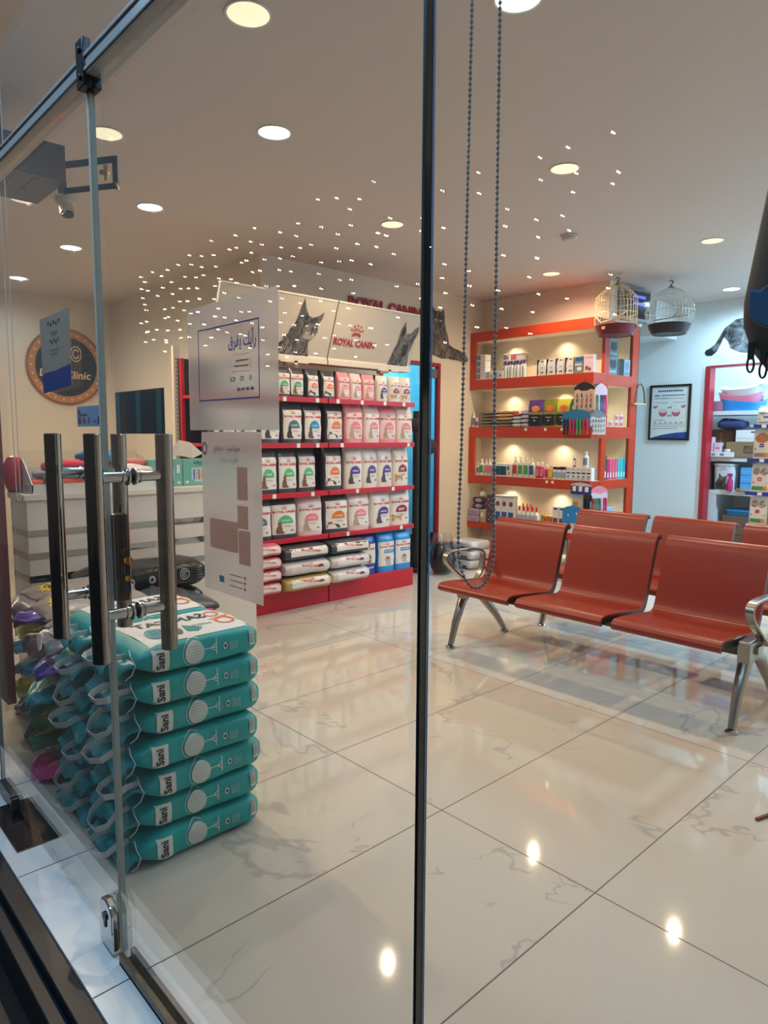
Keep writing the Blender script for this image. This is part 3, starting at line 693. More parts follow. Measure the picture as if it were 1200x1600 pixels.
for k in range(4):
    place('black%d' % (k % 2), (lambda k=k: make_black(90+k)), 'black foil sack before the reception desk, ' + ['on the floor, hidden by others', 'second from the floor', 'third from the floor, white icons', 'topmost, white spiral emblem'][k], 'sack',
          (-2.76, -.145+[.02, .0, -.018, 0][k], .001+k*.152), [0, .02, -.01, .015][k], 'black sacks at the desk')
# ------------------------------------------------------------------ reception desk
t = thing('reception_desk', 'white reception desk with three mirrored strips across the front', 'desk', (-2.95, 0, 0))
DW = mat('desk_white', (226, 216, 202), .3)
mb = MB(); mb.box(-.29, 0, -.655, .735, 0, .965); mb.build('body', DW, t, bevel=.003)
mb = MB(); mb.box(-.30, .012, -.668, .745, .965, 1.0); mb.build('desktop', DW, t, bevel=.004)
for z in (.79, .668, .546):
    mb = MB(); mb.box(-.28, .002, -.657, .55, z-.018, z+.018); mb.build('mirror_strip', mat('mirror_strip', (170, 168, 164), .05, 1.0), t)
# ------------------------------------------------------------------ red gondola with pet food
GX = -3.27
DARKB = mat('dark_backboard', (30, 28, 30), .5); CREAM = mat('header_print_cream', (206, 192, 172), .45); PERF = mat('perforated_panel', (214, 204, 186), .5)
RED = mat('brand_red', (206, 24, 46), .45)
FURG = fur_mat('print_fur_grey', (18, 17, 18), (140, 130, 122), 20, (1, 1, .55)); FURD = fur_mat('print_fur_dark', (16, 15, 16), (120, 112, 106), 18, (1, 1, .6)); FURW = fur_mat('print_fur_pale', (96, 84, 76), (226, 214, 200), 14, (1, 1, .5), .45)
LINE = mat('price_tag_white', (230, 230, 225), .4)
LEVELS = [1.595, 1.255, .885, .545]
BRAND = 'ROYAL CANIN'
def gondola(y0, y1, label, tags):
    t = thing('shelving_gondola', label, 'shelving', (GX, y0, 0), 0, 'red food gondola units'); w = y1-y0
    m = MB(); m.box(-.47, .0, 0, w-.004, 0, .155); m.build('plinth', REDM, t, bevel=.003)
    m = MB(); m.box(-.50, -.475, 0, w-.002, 0, 1.86); m.build('back_panel', DARKB, t)
    for yy in (0.0, w-.03): mm = MB(); mm.box(-.475, -.445, yy, yy+.026, .155, 1.86); mm.build('upright', REDM, t, bevel=.002)
    for i, z in enumerate(LEVELS):
        m = MB(); m.box(-.445, -.008, .004, w-.006, z-.022, z); s = m.build('shelf', REDM, t, bevel=.002)
        m = MB(); m.box(-.008, .004, .002, w-.004, z-.034, z+.004); m.build('price_rail', REDM, s, bevel=.002)
        for q in tags[i]: m = MB(); m.box(.004, .007, q-y0-.015, q-y0+.015, z-.032, z+.0); m.build('price_tag', LINE, s)
    return t
gA = gondola(.62, 1.605, 'left unit of the red pet food gondola, partly behind the frosted sheet', [(1.2, 1.5), (.9, 1.32, 1.5), (1.1, 1.45), (.8,)])
gB = gondola(1.61, 2.56, 'right unit of the red pet food gondola, ending before the blue doorway', [(1.7, 1.95, 2.2, 2.42), (1.74, 2.48), (1.9, 2.3), (1.8, 2.4)])
# perforated left end
m = MB(); m.box(-.53, -.50, -.03, .02, .3, 1.95); e = m.build('perforated_upright', PERF, gA)
m = MB()
for k in range(46): m.box(-.4995, -.499, -.012, -.006, .5+k*.03, .516+k*.03)
m.build('slots', BLACKP, e)
# header signs: leaning panels
def header(y0, y1, label, kind):
    t = thing('header_sign', label, 'sign', (GX-.15, y0, 1.915), 0, 'header signs on the gondola'); w = y1-y0; H = .415; lean = -.15
    m = MB(); m.prism([(0, 0, 0), (-lean, 0, H), (-lean-.03, 0, H), (-.03, 0, 0)], (0, w-.006, 0)); m.build('sign_board', CREAM, t, bevel=.002)
    m = MB(); m.box(-.10, .012, 0, w-.006, -.045, -.003); m.build('light_ledge', mat('ledge_cream', (226, 214, 192), .5), t, bevel=.003)
    m = MB(); m.box(-lean-.034, -lean+.006, 0, w-.006, H, H+.014); m.box(-.034, .004, 0, w-.006, -.003, .010); m.build('top_edge', mat('header_edge', (235, 224, 204), .4), t, bevel=.002)
    m = MB(); m.box(-.05, .10, w*.62, w*.62+.03, -.075, -.046); m.box(.085, .10, w*.50, w*.75, -.062, -.048); m.build('support_arm', mat('ledge_cream', (226, 214, 192), .5), t)
    def fn(a, b, o=.0025): b = b*H/.462; return Vector((-lean*b/H+o, a, b-o*.3))
    def fn2(a, b): return fn(a, b, .0055)
    def fn3(a, b): return fn(a, b, .0085)
    if kind == 'cat':
        # long-haired cat, head turned right, at the right of the panel
        c = .755
        ruff = [(c-.235, .005), (c-.215, .06), (c-.235, .075), (c-.185, .12), (c-.19, .145), (c-.15, .17), (c-.14, .21), (c-.115, .235), (c-.09, .29), (c-.075, .37), (c-.055, .455), (c-.03, .38), (c+.005, .325), (c+.05, .315), (c+.10, .335), (c+.145, .37), (c+.135, .31), (c+.105, .26), (c+.115, .21), (c+.095, .17), (c+.075, .145), (c+.045, .12), (c+.055, .06), (c+.07, .005)]
        m = MB(); put_poly(m, ruff, fn); m.build('cat_picture', FURG, t)
        m = MB(); put_poly(m, [(c-.10, .26), (c-.075, .36), (c-.055, .44), (c-.035, .37), (c-.045, .30)], fn2); put_poly(m, [(c-.15, .17), (c-.10, .25), (c+.02, .30), (c+.12, .32), (c+.10, .275), (c+.0, .26), (c-.06, .22), (c-.07, .14), (c-.12, .10)], fn2); m.build('dark_markings', FURD, t)
        m = MB()
        put_poly(m, [(c-.02, .15), (c+.05, .135), (c+.08, .16), (c+.085, .19), (c+.05, .20), (c, .20)], fn2, 0)
        put_disc(m, c+.0, .245, .016, .009, fn3, 1, 10); put_disc(m, c+.078, .245, .013, .009, fn3, 1, 10); put_disc(m, c+.052, .19, .012, .008, fn3, 2, 8)
        for k in range(13): x_ = c-.20+k*.019; z_ = .012+.016*(k % 3); put_poly(m, [(x_, z_), (x_+.005, z_), (x_+.022-k*.0012, z_+.085+.02*(k % 2)), (x_+.010, z_+.05)], fn2, 0)
        for k in range(3): put_poly(m, [(c+.02, .30-k*.012), (c+.06, .30-k*.012), (c+.055, .304-k*.012), (c+.025, .304-k*.012)], fn3, 2)
        m.build('cat_face_details', [FURW, mat('eye_pale', (200, 190, 160), .3), PRK], t)
        m = MB(); put_text(m, BRAND, .20, .15, .43, .06, fn2, 0, .03); put_crown(m, .20, .26, .12, .11, fn2, 0); m.build('brand_lettering', mat('brand_crimson', (176, 40, 56), .5), t)
    elif kind == 'dog':
        m = MB(); put_text(m, BRAND, .235, .155, .43, .060, fn2, 0, .035, res=3); put_crown(m, .235, .262, .15, .12, fn2, 0)
        m.build('brand_lettering', mat('brand_crimson', (176, 40, 56), .5), t)
        c = .80
        dog = [(c-.16, .005), (c-.135, .08), (c-.12, .15), (c-.10, .20), (c-.095, .26), (c-.085, .33), (c-.055, .405), (c-.035, .34), (c-.02, .295), (c+.03, .30), (c+.07, .35), (c+.115, .375), (c+.115, .31), (c+.09, .25), (c+.075, .18), (c+.06, .12), (c+.07, .06), (c+.075, .005)]
        m = MB(); put_poly(m, dog, fn); m.build('dog_picture', FURG, t)
        m = MB(); put_poly(m, [(c-.03, .20), (c+.04, .20), (c+.035, .13), (c+.02, .095), (c-.005, .095), (c-.02, .13)], fn2, 0); put_disc(m, c+.008, .115, .018, .013, fn3, 1, 12); put_disc(m, c-.03, .235, .01, .008, fn3, 1, 8); put_disc(m, c+.045, .235, .01, .008, fn3, 1, 8)
        put_poly(m, [(c-.07, .27), (c-.045, .28), (c-.055, .36)], fn2, 1); m.build('dog_face_details', [mat('muzzle_dark', (46, 42, 42), .5), PRK], t)
    else:
        m = MB(); put_text(m, BRAND, w*.5, .15, min(.4, w*.8), .06, fn2, 0, .03); m.build('brand_lettering', mat('brand_crimson', (176, 40, 56), .5), t)
    return t
header(.70, 1.715, 'header sign with long-haired cat head, left of the dog header', 'cat')
header(1.72, 2.64, 'header sign with crown, red brand lettering and a dog', 'dog')
# bracket arms under the header
# ---- standing bags
class Pouch:
    def __init__(s, W, H, D, fold=.12, seed=0):
        s.W, s.H, s.D, s.fold, s.seed = W, H, D, fold, seed
    def ab(s, z):
        v = z/s.H
        a = s.D/2*(1-.06*v)*(1 if v < .72 else max(.10, 1-((v-.72)/.28)**1.3*.95)); b = s.W/2*(1-.02*math.sin(v*PI)) * (1 if v > .05 else .97)
        return a, b
    def body(s, nz=12, nt=22):
        mb = MB(); R = []
        for i in range(nz+1):
            z = s.H*i/nz; a, b = s.ab(z); r = []
            for j in range(nt):
                x, y = sup(2*PI*j/nt, a, b, 3.6); p = Vector((x, y, z)); k = noise.noise(p*14+Vector((s.seed*2.7, 0, s.seed)))*.005*(1 if z > .01 else 0)
                r.append(p+Vector((k if x > 0 else -k, k*.6, k*.3)))
            R.append(r)
        mb.rings(R); return mb
    def fn(s, o=.0022):
        def f(y, z):
            a, b = s.ab(z); v = max(-.96, min(.96, y/b)); x = a*(1-abs(v)**3.6)**(1/3.6); p = Vector((x, y, z)); k = noise.noise(p*14+Vector((s.seed*2.7, 0, s.seed)))*.005
            return p+Vector((k+o, k*.6, k*.3))
        return f
SILV = mat('bag_charcoal', (72, 76, 82), .3, .25); BWH = mat('bag_white', (226, 220, 212), .36); BPK = mat('bag_pink', (232, 150, 160), .36); BPK2 = mat('bag_pale_pink', (232, 202, 198), .36)
BADGE = {'green': mat('badge_green', (84, 178, 120), .4), 'teal': mat('badge_slate', (78, 112, 130), .4), 'blue': mat('badge_blue', (40, 140, 196), .4), 'orange': mat('badge_orange', (226, 122, 40), .4), 'pink': mat('badge_pink', (236, 130, 142), .4),
         'purple': mat('badge_purple', (84, 62, 150), .4), 'maroon': mat('badge_maroon', (140, 30, 44), .4)}
CATS = {'sit': [(-.30, 0), (-.34, .25), (-.26, .5), (-.16, .62), (-.18, .80), (-.14, .95), (-.06, .88), (.02, .88), (.09, .96), (.12, .80), (.09, .62), (.16, .45), (.18, .2), (.34, .1), (.36, .02), (.2, 0)],
        'stand': [(-.42, .0), (-.40, .45), (-.48, .7), (-.42, .85), (-.36, .78), (-.30, .86), (-.26, .68), (.22, .62), (.42, .85), (.46, .8), (.34, .5), (.32, 0), (.24, 0), (.22, .3), (-.20, .3), (-.26, .28), (-.28, .0)],
        'lie': [(-.46, 0), (-.46, .3), (-.34, .52), (-.36, .8), (-.28, .7), (-.18, .72), (-.12, .82), (-.12, .55), (.15, .5), (.4, .38), (.5, .1), (.5, 0)]}
CATM = {'green': mat('cat_brown', (120, 88, 62), .5), 'teal': mat('cat_dark', (52, 46, 44), .5), 'blue': mat('cat_brown2', (96, 78, 62), .5), 'orange': mat('cat_grey', (84, 76, 74), .5), 'pink': mat('cat_siam', (176, 150, 134), .5), 'purple': mat('cat_slate', (74, 70, 84), .5), 'maroon': mat('cat_ginger', (190, 142, 96), .5)}
PS = {'green': 'sit', 'teal': 'sit', 'blue': 'sit', 'orange': 'lie', 'pink': 'sit', 'purple': 'sit', 'maroon': 'stand'}
def make_food(col, W, H, kind, seed):
    D = W*.55; s = Pouch(W, H, D, seed=seed)
    dark = col in ('green', 'teal', 'blue', 'orange'); pk = col == 'pink'
    t = s.body().build('pet_food_bag', SILV if dark else (BPK if kind == 'pp' else BPK2 if pk else BWH), None, ang=60)
    f = s.fn(); f2 = s.fn(.0036); f3 = s.fn(.0046)
    if dark or pk:
        m = MB(); put_rect(m, -W*.43, W*.43, H*.10, H*.80, f, 0, 10, 10); m.build('front_panel', BWH if not (pk and kind == 'pp') else BPK2, t)
    m = MB(); put_text(m, BRAND, 0, H*.64, W*.80, H*.058, f2, 0, .035, res=1); put_crown(m, 0, H*.735, W*.26, H*.10, f2, 0); m.build('brand_lettering', RED, t)
    m = MB(); bc = W*.04
    put_disc(m, bc, H*.40, W*.26, H*.15, f2, 0, 16, 0, PI); put_rect(m, bc-W*.26, bc+W*.26, H*.36, H*.401, f2, 0, 6, 1); m.build('colour_badge', BADGE[col], t)
    m = MB(); wd = {'green': 'CARE', 'teal': 'CARE', 'blue': 'CARE', 'orange': 'CARE', 'pink': 'KITTEN', 'purple': 'STERILISED', 'maroon': 'FIT'}[col]
    put_text(m, wd, bc, H*.43, W*(.30 if col != 'maroon' else .26), H*(.04 if col != 'maroon' else .07), f3, 0, .03, res=1)
    put_rect(m, bc-W*.20, bc+W*.16, H*.30, H*.306, f2, 1, 3, 1); put_rect(m, bc-W*.05, bc+W*.22, H*.28, H*.285, f2, 1, 3, 1); put_rect(m, W*.22, W*.32, H*.17, H*.20, f2, 1, 1, 1)
    m.build('badge_text', [PRW, mat('print_grey', (96, 90, 92), .5)], t)
    m = MB(); cw, ch = (W*.44, H*.30) if PS[col] == 'sit' else (W*.55, H*.22)
    put_poly(m, [(-W*.16+x*cw, H*.12+z*ch) for x, z in CATS[PS[col]]], f3); m.build('cat_picture', CATM[col], t)
    return t
def colour_name(c, kind): return {'green': 'grey bag, green badge', 'teal': 'grey bag, slate badge', 'blue': 'grey bag, blue badge', 'orange': 'grey bag, orange badge', 'pink': 'pink bag, pink badge', 'purple': 'white bag, purple badge', 'maroon': 'white bag, dark red badge'}[c]
rows = [(0, .125, .215, [(.74, 'green'), (.86, 'green'), (.98, 'green'), (1.10, 'green'), (1.225, 'green'), (1.345, 'green'), (1.50, 'orange'), (1.645, 'orange'), (1.79, 'pink'), (1.93, 'pink'), (2.07, 'pink'), (2.215, 'purple'), (2.35, 'maroon'), (2.48, 'maroon')], 'top'),
        (1, .185, .31, [(.72, 'teal'), (.90, 'green'), (1.10, 'teal'), (1.295, 'teal'), (1.49, 'blue'), (1.71, 'orange'), (1.905, 'pink'), (2.10, 'pink'), (2.295, 'pink'), (2.475, 'pink')], 'second'),
        (2, .18, .335, [(.70, 'green'), (.88, 'green'), (1.065, 'green'), (1.25, 'green'), (1.44, 'green'), (1.69, 'orange'), (1.91, 'purple'), (2.09, 'purple'), (2.26, 'purple'), (2.44, 'maroon')], 'third'),
        (3, .235, .315, [(.74, 'teal'), (.99, 'teal'), (1.215, 'green'), (1.465, 'pink'), (1.72, 'orange'), (1.955, 'pink'), (2.20, 'purple'), (2.44, 'maroon')], 'lowest')]
for li, W, H, items, nm in rows:
    cnt = {}
    for k, (y, c) in enumerate(items):
        w = W*(1.15 if (li == 2 and c == 'orange') else 1); kd = 'pp' if c == 'pink' and (k % 2 == 0) else 'p'
        key = 'food_%s_%d_%s' % (c, li, kd)
        lb = '%s, %s gondola shelf, %s from its right end' % (colour_name(c, kd), nm, ORD[len(items)-1-k])
        place(key, (lambda c=c, W=W, H=H, kd=kd, li=li: make_food(c, W, H, kd, li*7+len(c))), lb, 'pet food bag', (GX-.02-W*.275-random.uniform(0, .025), y, LEVELS[li]+.001), random.uniform(-.13, .10), 'pet food bags on the %s gondola shelf' % nm)
# ---- lying bags at the bottom
def make_lying(L, H, body, panel, seed, col=None, W=.30):
    s = Sack(L, W, H, seed, .008, .8, 3.2)
    t = s.body(16, 24).build('pet_food_bag', body, None, ang=60); fn = s.side(1); m = MB()
    if panel is not None: put_rect(m, -L*.40, L*.42, H*.34, H*.86, fn, 0, 8, 3)
    up = lambda a, b: fn(a, b)+Vector((.0015, 0, 0))
    m.build('label_panel', panel if panel is not None else body, t) if panel is not None else None
    m = MB(); put_text(m, BRAND, L*.05, H*.66, L*.42, H*.14, up, 0, .03, -.12, res=1); put_crown(m, L*.05, H*.80, L*.08, H*.14, up, 0); m.build('brand_lettering', RED, t)
    if col is not None:
        m = MB(); put_disc(m, L*.24, H*.5, L*.07, H*.2, up, 0, 10, 0, PI); m.build('colour_badge', BADGE[col], t)
    return t
GOLD = mat('bag_gold', (196, 170, 112), .35, .2); BSL = mat('bag_silver', (206, 200, 196), .35); ROSE = mat('bag_rose', (226, 108, 132), .36)
for k, c in enumerate((ROSE, ROSE, ROSE, ROSE)):
    place('rose%d' % (k % 2), (lambda k=k: make_lying(.26, .092, ROSE if k % 2 else mat('bag_salmon', (228, 128, 128), .36), BWH, 140+k, None)), 'pink bag lying at the left of the gondola base, %s' % ['lowest of four', 'second of four from the floor', 'third of four from the floor', 'topmost of four'][k], 'pet food bag', (GX-.05, .975, .157+k*.0935), 0, 'pink bags lying on the gondola base')
for k, (b, p, c, nm) in enumerate(((GOLD, BWH, 'teal', 'gold bag lying lowest in the middle stack on the gondola base'), (BSL, BSL, 'maroon', 'silver-white bag in the middle of the stack above the gold bag'), (SILV, BWH, None, 'charcoal bag on top of the stack above the gold bag'))):
    o = make_lying(.415, .111, b, p, 160+k, c, .34); o.location = (GX-.045+.012*(1-k), 1.33, .157+k*.1135); o.rotation_euler = (0, 0, .02*(k-1)); tag(o, nm, 'pet food bag', 'bags lying on the gondola base')
for k, (b, p, c, nm) in enumerate(((BSL, BWH, 'purple', 'pale bag with purple mark, lowest in the stack left of the dog food'), (BSL, BWH, 'purple', 'pale bag with purple mark, second in the stack left of the dog food'), (SILV, BWH, None, 'charcoal bag topmost in the stack left of the dog food'))):
    o = make_lying(.39, .111, b, p, 170+k, c, .34); o.location = (GX-.05, 1.755, .157+k*.1135); o.rotation_euler = (0, 0, -.02*(k-1)); tag(o, nm, 'pet food bag', 'bags lying on the gondola base')
# ---- dog food bags
NAVY = mat('bag_royal_blue', (34, 62, 150), .32); SKY = mat('bag_sky_blue', (40, 140, 210), .32)
def make_dogfood(colm, word, seed):
    W, H = .195, .360; s = Pouch(W, H, .12, seed=seed); t = s.body().build('dog_food_bag', colm, None, ang=60); f = s.fn(); f2 = s.fn(.0036); f3 = s.fn(.0046)
    m = MB(); put_rect(m, -W*.44, W*.44, H*(.14 if word != 'maxi' else .26), H*.72, f, 0, 10, 8); m.build('front_panel', BWH, t)
    m = MB(); put_text(m, BRAND, 0, H*.60, W*.78, H*.045, f2, 0, .035, res=1); put_crown(m, 0, H*.67, W*.26, H*.08, f2, 0); m.build('brand_lettering', RED, t)
    m = MB()
    if word == 'maxi': put_text(m, 'L maxi', -W*.02, H*.17, W*.62, H*.055, f2, 0, .03, res=1)
    else: put_rect(m, -W*.20, W*.38, H*.45, H*.53, f2, 1, 5, 2); put_text(m, word, W*.09, H*.49, W*.48, H*.04, f3, 0, .02, res=1)
    m.build('range_label', [PRW, colm], t)
    dg = [(-.22, 0), (-.24, .3), (-.30, .45), (-.36, .62), (-.30, .66), (-.24, .85), (-.10, .95), (.06, .93), (.14, .80), (.22, .62), (.18, .5), (.14, .6), (.12, .42), (.18, .2), (.2, 0)]
    m = MB(); put_poly(m, [(x*W*.6+W*.05, H*(.16 if word != 'maxi' else .27)+z*H*.22) for x, z in dg], f2); m.build('dog_picture', mat('print_dog_tan', (168, 110, 70), .5) if word == 'maxi' else mat('print_dog_white', (190, 180, 170), .5), t)
    if word != 'maxi':
        m = MB(); put_disc(m, 0, H*.33, W*.10, H*.035, f3, 0, 10); put_disc(m, W*.06, H*.27, W*.02, H*.01, f3, 1, 8); m.build('dog_face_patch', [mat('print_dog_tan', (168, 110, 70), .5), PRK], t)
    return t
for y, c, w, lb in ((2.045, NAVY, 'maxi', 'royal blue and white large-breed dog food bag'), (2.265, SKY, 'PUPPY', 'sky blue dog food bag with terrier, beside the royal blue one'), (2.465, SKY, 'PUPPY', 'sky blue dog food bag furthest right on the gondola base')):
    o = make_dogfood(c, w, int(y*10)); o.location = (GX-.08, y, .156); o.rotation_euler = (0, 0, -.06); tag(o, lb, 'dog food bag', 'dog food bags on the gondola base')
# ---- letters and cat picture on the wall above
m = MB(); g = MB(); put_text(g, BRAND, 2.80, 2.50, .93, .115, lambda a, b: Vector((XL+.002, a, b)), 0, .035, res=4)
fs = list(g.f); n = len(g.v)
wl = thing('wall_lettering', 'large red brand lettering on the cream wall above the gondola', 'sign', (XL, 2.80, 2.50))
gg = MB(); base = [Vector(v)-Vector((XL, 2.80, 2.50)) for v in g.v]; gg.add(base+[v+Vector((.018, 0, 0)) for v in base], [f[::-1] for f in fs]+[tuple(i+n for i in f) for f in fs])
from collections import Counter
ec = Counter()
for f in fs:
    for i in range(len(f)): ec[tuple(sorted((f[i], f[(i+1) % len(f)])))] += 1
for f in fs:
    for i in range(len(f)):
        a, b = f[i], f[(i+1) % len(f)]
        if ec[tuple(sorted((a, b)))] == 1: gg.add([base[a], base[b], base[b]+Vector((.018, 0, 0)), base[a]+Vector((.018, 0, 0))], [(0, 1, 2, 3)])
gg.build('letters', mat('brand_crimson', (176, 40, 56), .5), wl)
t = thing('cat_wall_picture', 'printed long-haired tabby cat lying on the wall above the blue doorway', 'wall picture', (XL+.003, 3.43, 2.10))
F = lambda o: (lambda a, b: Vector((o, a, b)))
cat = [(.0, .03), (-.06, .12), (-.05, .24), (-.02, .30), (-.02, .38), (-.01, .44), (.0, .51), (.045, .465), (.09, .47), (.13, .465), (.17, .495), (.185, .43), (.185, .36), (.205, .30), (.235, .24), (.26, .15), (.32, .125), (.42, .105), (.52, .07), (.56, .03), (.555, .0), (.5, -.015), (.4, .0), (.28, .01), (.15, .0)]
m = MB(); m.prism([(0, a, b) for a, b in cat], (.002, 0, 0)); m.build('cat_print', FURG, t)
m = MB(); f = F(.003)
put_poly(m, [(-.015, .35), (.0, .44), (.005, .50), (.045, .455), (.09, .462), (.13, .455), (.165, .485), (.175, .42), (.175, .36), (.13, .40), (.085, .38), (.04, .40)], f, 0)
for k in range(6): put_poly(m, [(.27+k*.045, .10-k*.010), (.29+k*.045, .10-k*.010), (.30+k*.045, .0), (.275+k*.045, .0)], f, 0)
put_poly(m, [(.03, .05), (.06, .12), (.05, .2), (.02, .14)], f, 0); put_poly(m, [(.18, .12), (.21, .22), (.16, .2)], f, 0)
m.build('dark_markings', FURD, t)
m = MB(); f = F(.004); put_disc(m, .045, .375, .016, .010, f, 0, 10); put_disc(m, .125, .375, .016, .010, f, 0, 10); put_disc(m, .085, .335, .012, .009, f, 1, 8); put_rect(m, .075, .095, .31, .315, f, 1)
m.build('face', [mat('eye_pale', (200, 190, 160), .3), PRK], t)
# ---- things by the blue doorway
FZ = mat('dark_plush', (58, 44, 42), .9, bump=(120, .8, .004))
t = thing('cat_tree', 'dark plush cat tree standing inside the blue doorway', 'cat tree', (-3.72, 3.05, 0))
m = MB(); m.cyl((0, 0, 0.02), (0, 0, 1.55), .04, 16); m.build('post', mat('dark_rope', (50, 42, 40), .8, bump=(200, .6, .003)), t)
m = MB(); m.box(-.10, .10, -.10, .10, 0, .03); m.build('base', FZ, t, bevel=.01)
for z, r, q in ((1.22, .10, .10), (1.42, .085, -.02), (.80, .06, .03)):
    m = MB(); m.sphere((q*.3, q, z), r, 10, sz=.8); m.build('plush_perch', FZ, t)
m = MB(); m.tube([(0, .12, 1.2), (.02, .18, 1.17), (.03, .22, 1.19)], [.04, .035, .03], 10); m.build('plush_paw', FZ, t)
t = thing('wrapped_backpack', 'black bag wrapped in clear plastic on the floor by the blue doorway', 'bag', (-3.44, 3.13, 0))
m = MB(); R = []
for i in range(9):
    z = .02+i*.035; r = .12*math.sqrt(max(.05, 1-((i-3.6)/5.2)**2)); R.append([(r*math.cos(q*PI/8)*(1+.15*noise.noise(Vector((q, i, 0)))), r*1.1*math.sin(q*PI/8)*(1+.15*noise.noise(Vector((q*.7, i, 3)))), z) for q in range(16)])
m.rings(R); m.build('bag_body', mat('black_nylon', (24, 22, 24), .35, bump=(40, .6, .006)), t)
m = MB(); R = []
for i in range(8):
    z = .005+i*.055; r = .15*(1-.5*(i/7)**1.5); R.append([(r*math.cos(q*PI/8)*(1+.22*noise.noise(Vector((q*.9, i*.8, 7)))), r*1.1*math.sin(q*PI/8)*(1+.22*noise.noise(Vector((q*.8, i, 9)))), z) for q in range(16)])
m.rings(R, cap=False); m.build('plastic_wrap', glass_mat('plastic_film', (.93, .94, .95, 1), 2.2), t)
# ------------------------------------------------------------------ orange display unit
t = thing('display_shelf_unit', 'orange lacquered display unit with cream lit recesses, wrapping the corner of the back wall', 'shelf unit', (0, 0, 0))
BAND = [(2.30, 2.40), (1.80, 1.905), (1.30, 1.41), (.81, .90), (.33, .39)]
BASE = [1.905, 1.41, .90, .39]
NW = mat('recess_cream', (228, 214, 190), .55)
YE = 4.865
for i, (z0, z1) in enumerate(BAND):
    m = MB(); m.box(XL+.001, XR, YF, BY-.002, z0, z1); m.box(XR-.33, XR, BY-.002, YE, z0, z1); m.build('shelf_band', ORANGE, t, bevel=.002)
    m = MB(); m.box(XL+.002, XR-.004, YF+.012, BY-.003, z0-.0015, z0-.0002) if i < 4 else None; 
    if i < 4: m.build('recess_ceiling', NW, t)
    m = MB()
    if i > 0: m.box(XL+.002, XR-.004, YF+.010, BY-.003, z1+.0002, z1+.0012); m.build('shelf_top', NW, t)
m = MB(); m.box(XL+.001, XR-.02, BY-.004, BY-.0005, .39, 2.30); m.build('recess_back', NW, t)
for z0, z1 in ((1.905, 2.30), (.90, 1.30)): m = MB(); m.box(XL+.001, XL+.075, YF, YF+.03, z0, z1); m.build('front_stile', ORANGE, t)
for y0, y1 in ((4.215, 4.30), (4.745, YE)):
    for z0, z1 in ((1.905, 2.30), (1.41, 1.80), (.90, 1.30), (.39, .81), (0, .33)): m = MB(); m.box(XR-.03, XR, y0, y1, z0, z1); m.build('side_stile', ORANGE, t)
for z0, z1 in ((1.905, 2.30), (1.41, 1.80), (.90, 1.30), (.39, .81)):
    m = MB(); m.box(XR-.328, XR-.322, 4.30, 4.745, z0, z1); m.box(XR-.322, XR-.02, 4.294, 4.30, z0, z1); m.box(XR-.322, XR-.02, 4.745, 4.751, z0, z1); m.box(XR-.322, XR-.012, 4.30, 4.745, z0, z0+.001); m.box(XR-.322, XR-.012, 4.30, 4.745, z1-.001, z1)
    m.build('side_niche', NW, t)
m = MB(); m.box(XR-.012, XR-.002, YE, YE+.012, 0, 2.40); m.build('side_edge_trim', DARKM, t)
# small recessed lights in every compartment
def niche_light(x, y, z, w, lb, g):
    q = thing('shelf_spotlight', lb, 'shelf light', (x, y, z), 0, g)
    m = MB(); m.lathe([(.030, 0), (.031, -.003), (.024, -.004)], n=20); m.build('ring', mat('ring_white', (225, 220, 210), .4), q)
    m = MB(); m.lathe([(.0235, -.003), (.001, -.003)], n=20); m.build('lens', mat('niche_glow', (255, 255, 255), .5, emit=(1, .90, .66), es=6), q)
    L = bpy.data.lights.new('lamp', 'SPOT'); L.energy = w; L.color = (1.0, .84, .60); L.spot_size = math.radians(130); L.spot_blend = 1; L.shadow_soft_size = .012
    lo = bpy.data.objects.new('lamp', L); COL.objects.link(lo); lo.parent = q; lo.location = (0, 0, -.016)
for zi, (z, nm) in enumerate(((2.2985, 'top'), (1.7985, 'second'), (1.2985, 'third'), (.8085, 'lowest'))):
    for x, wh in ((-3.47, 'left'), (-2.86, 'right')): niche_light(x, YF+.13, z, NICHE_W*3.2, 'small warm light in the %s half of the %s orange compartment' % (wh, nm), 'lights in the orange compartments')
    niche_light(XR-.16, 4.52, z-.0015, NICHE_W*2.0, 'small warm light in the %s side niche' % nm, 'lights in the side niches')
# ---- product makers (front faces -Y in local space, rests on z=0)
def F0(o): return lambda a, b: Vector((a, o, b))
def make_carton(name, W, D, H, body, items, bev=.002):
    """items: (part name, material, list of shapes); shapes in fractions of the front face"""
    b = MB(); b.box(-W/2, W/2, -D/2, D/2, 0, H); t = b.build(name, body, None, bevel=bev)
    for k, (pn, mt, sh) in enumerate(items):
        m = MB(); f = F0(-D/2-.0008-.0004*k)
        for s in sh:
            if s[0] == 'r': put_rect(m, s[1]*W, s[2]*W, s[3]*H, s[4]*H, f)
            elif s[0] == 'p': put_poly(m, [(x*W, z*H) for x, z in s[1]], f)
            elif s[0] == 'd': put_disc(m, s[1]*W, s[2]*H, s[3]*W, s[4]*H, f, 0, 12)
            elif s[0] == 't': put_text(m, s[1], s[2]*W, s[3]*H, s[4]*W, s[5]*H, f, 0, .02, res=1)
        m.build(pn, mt, t)
    return t
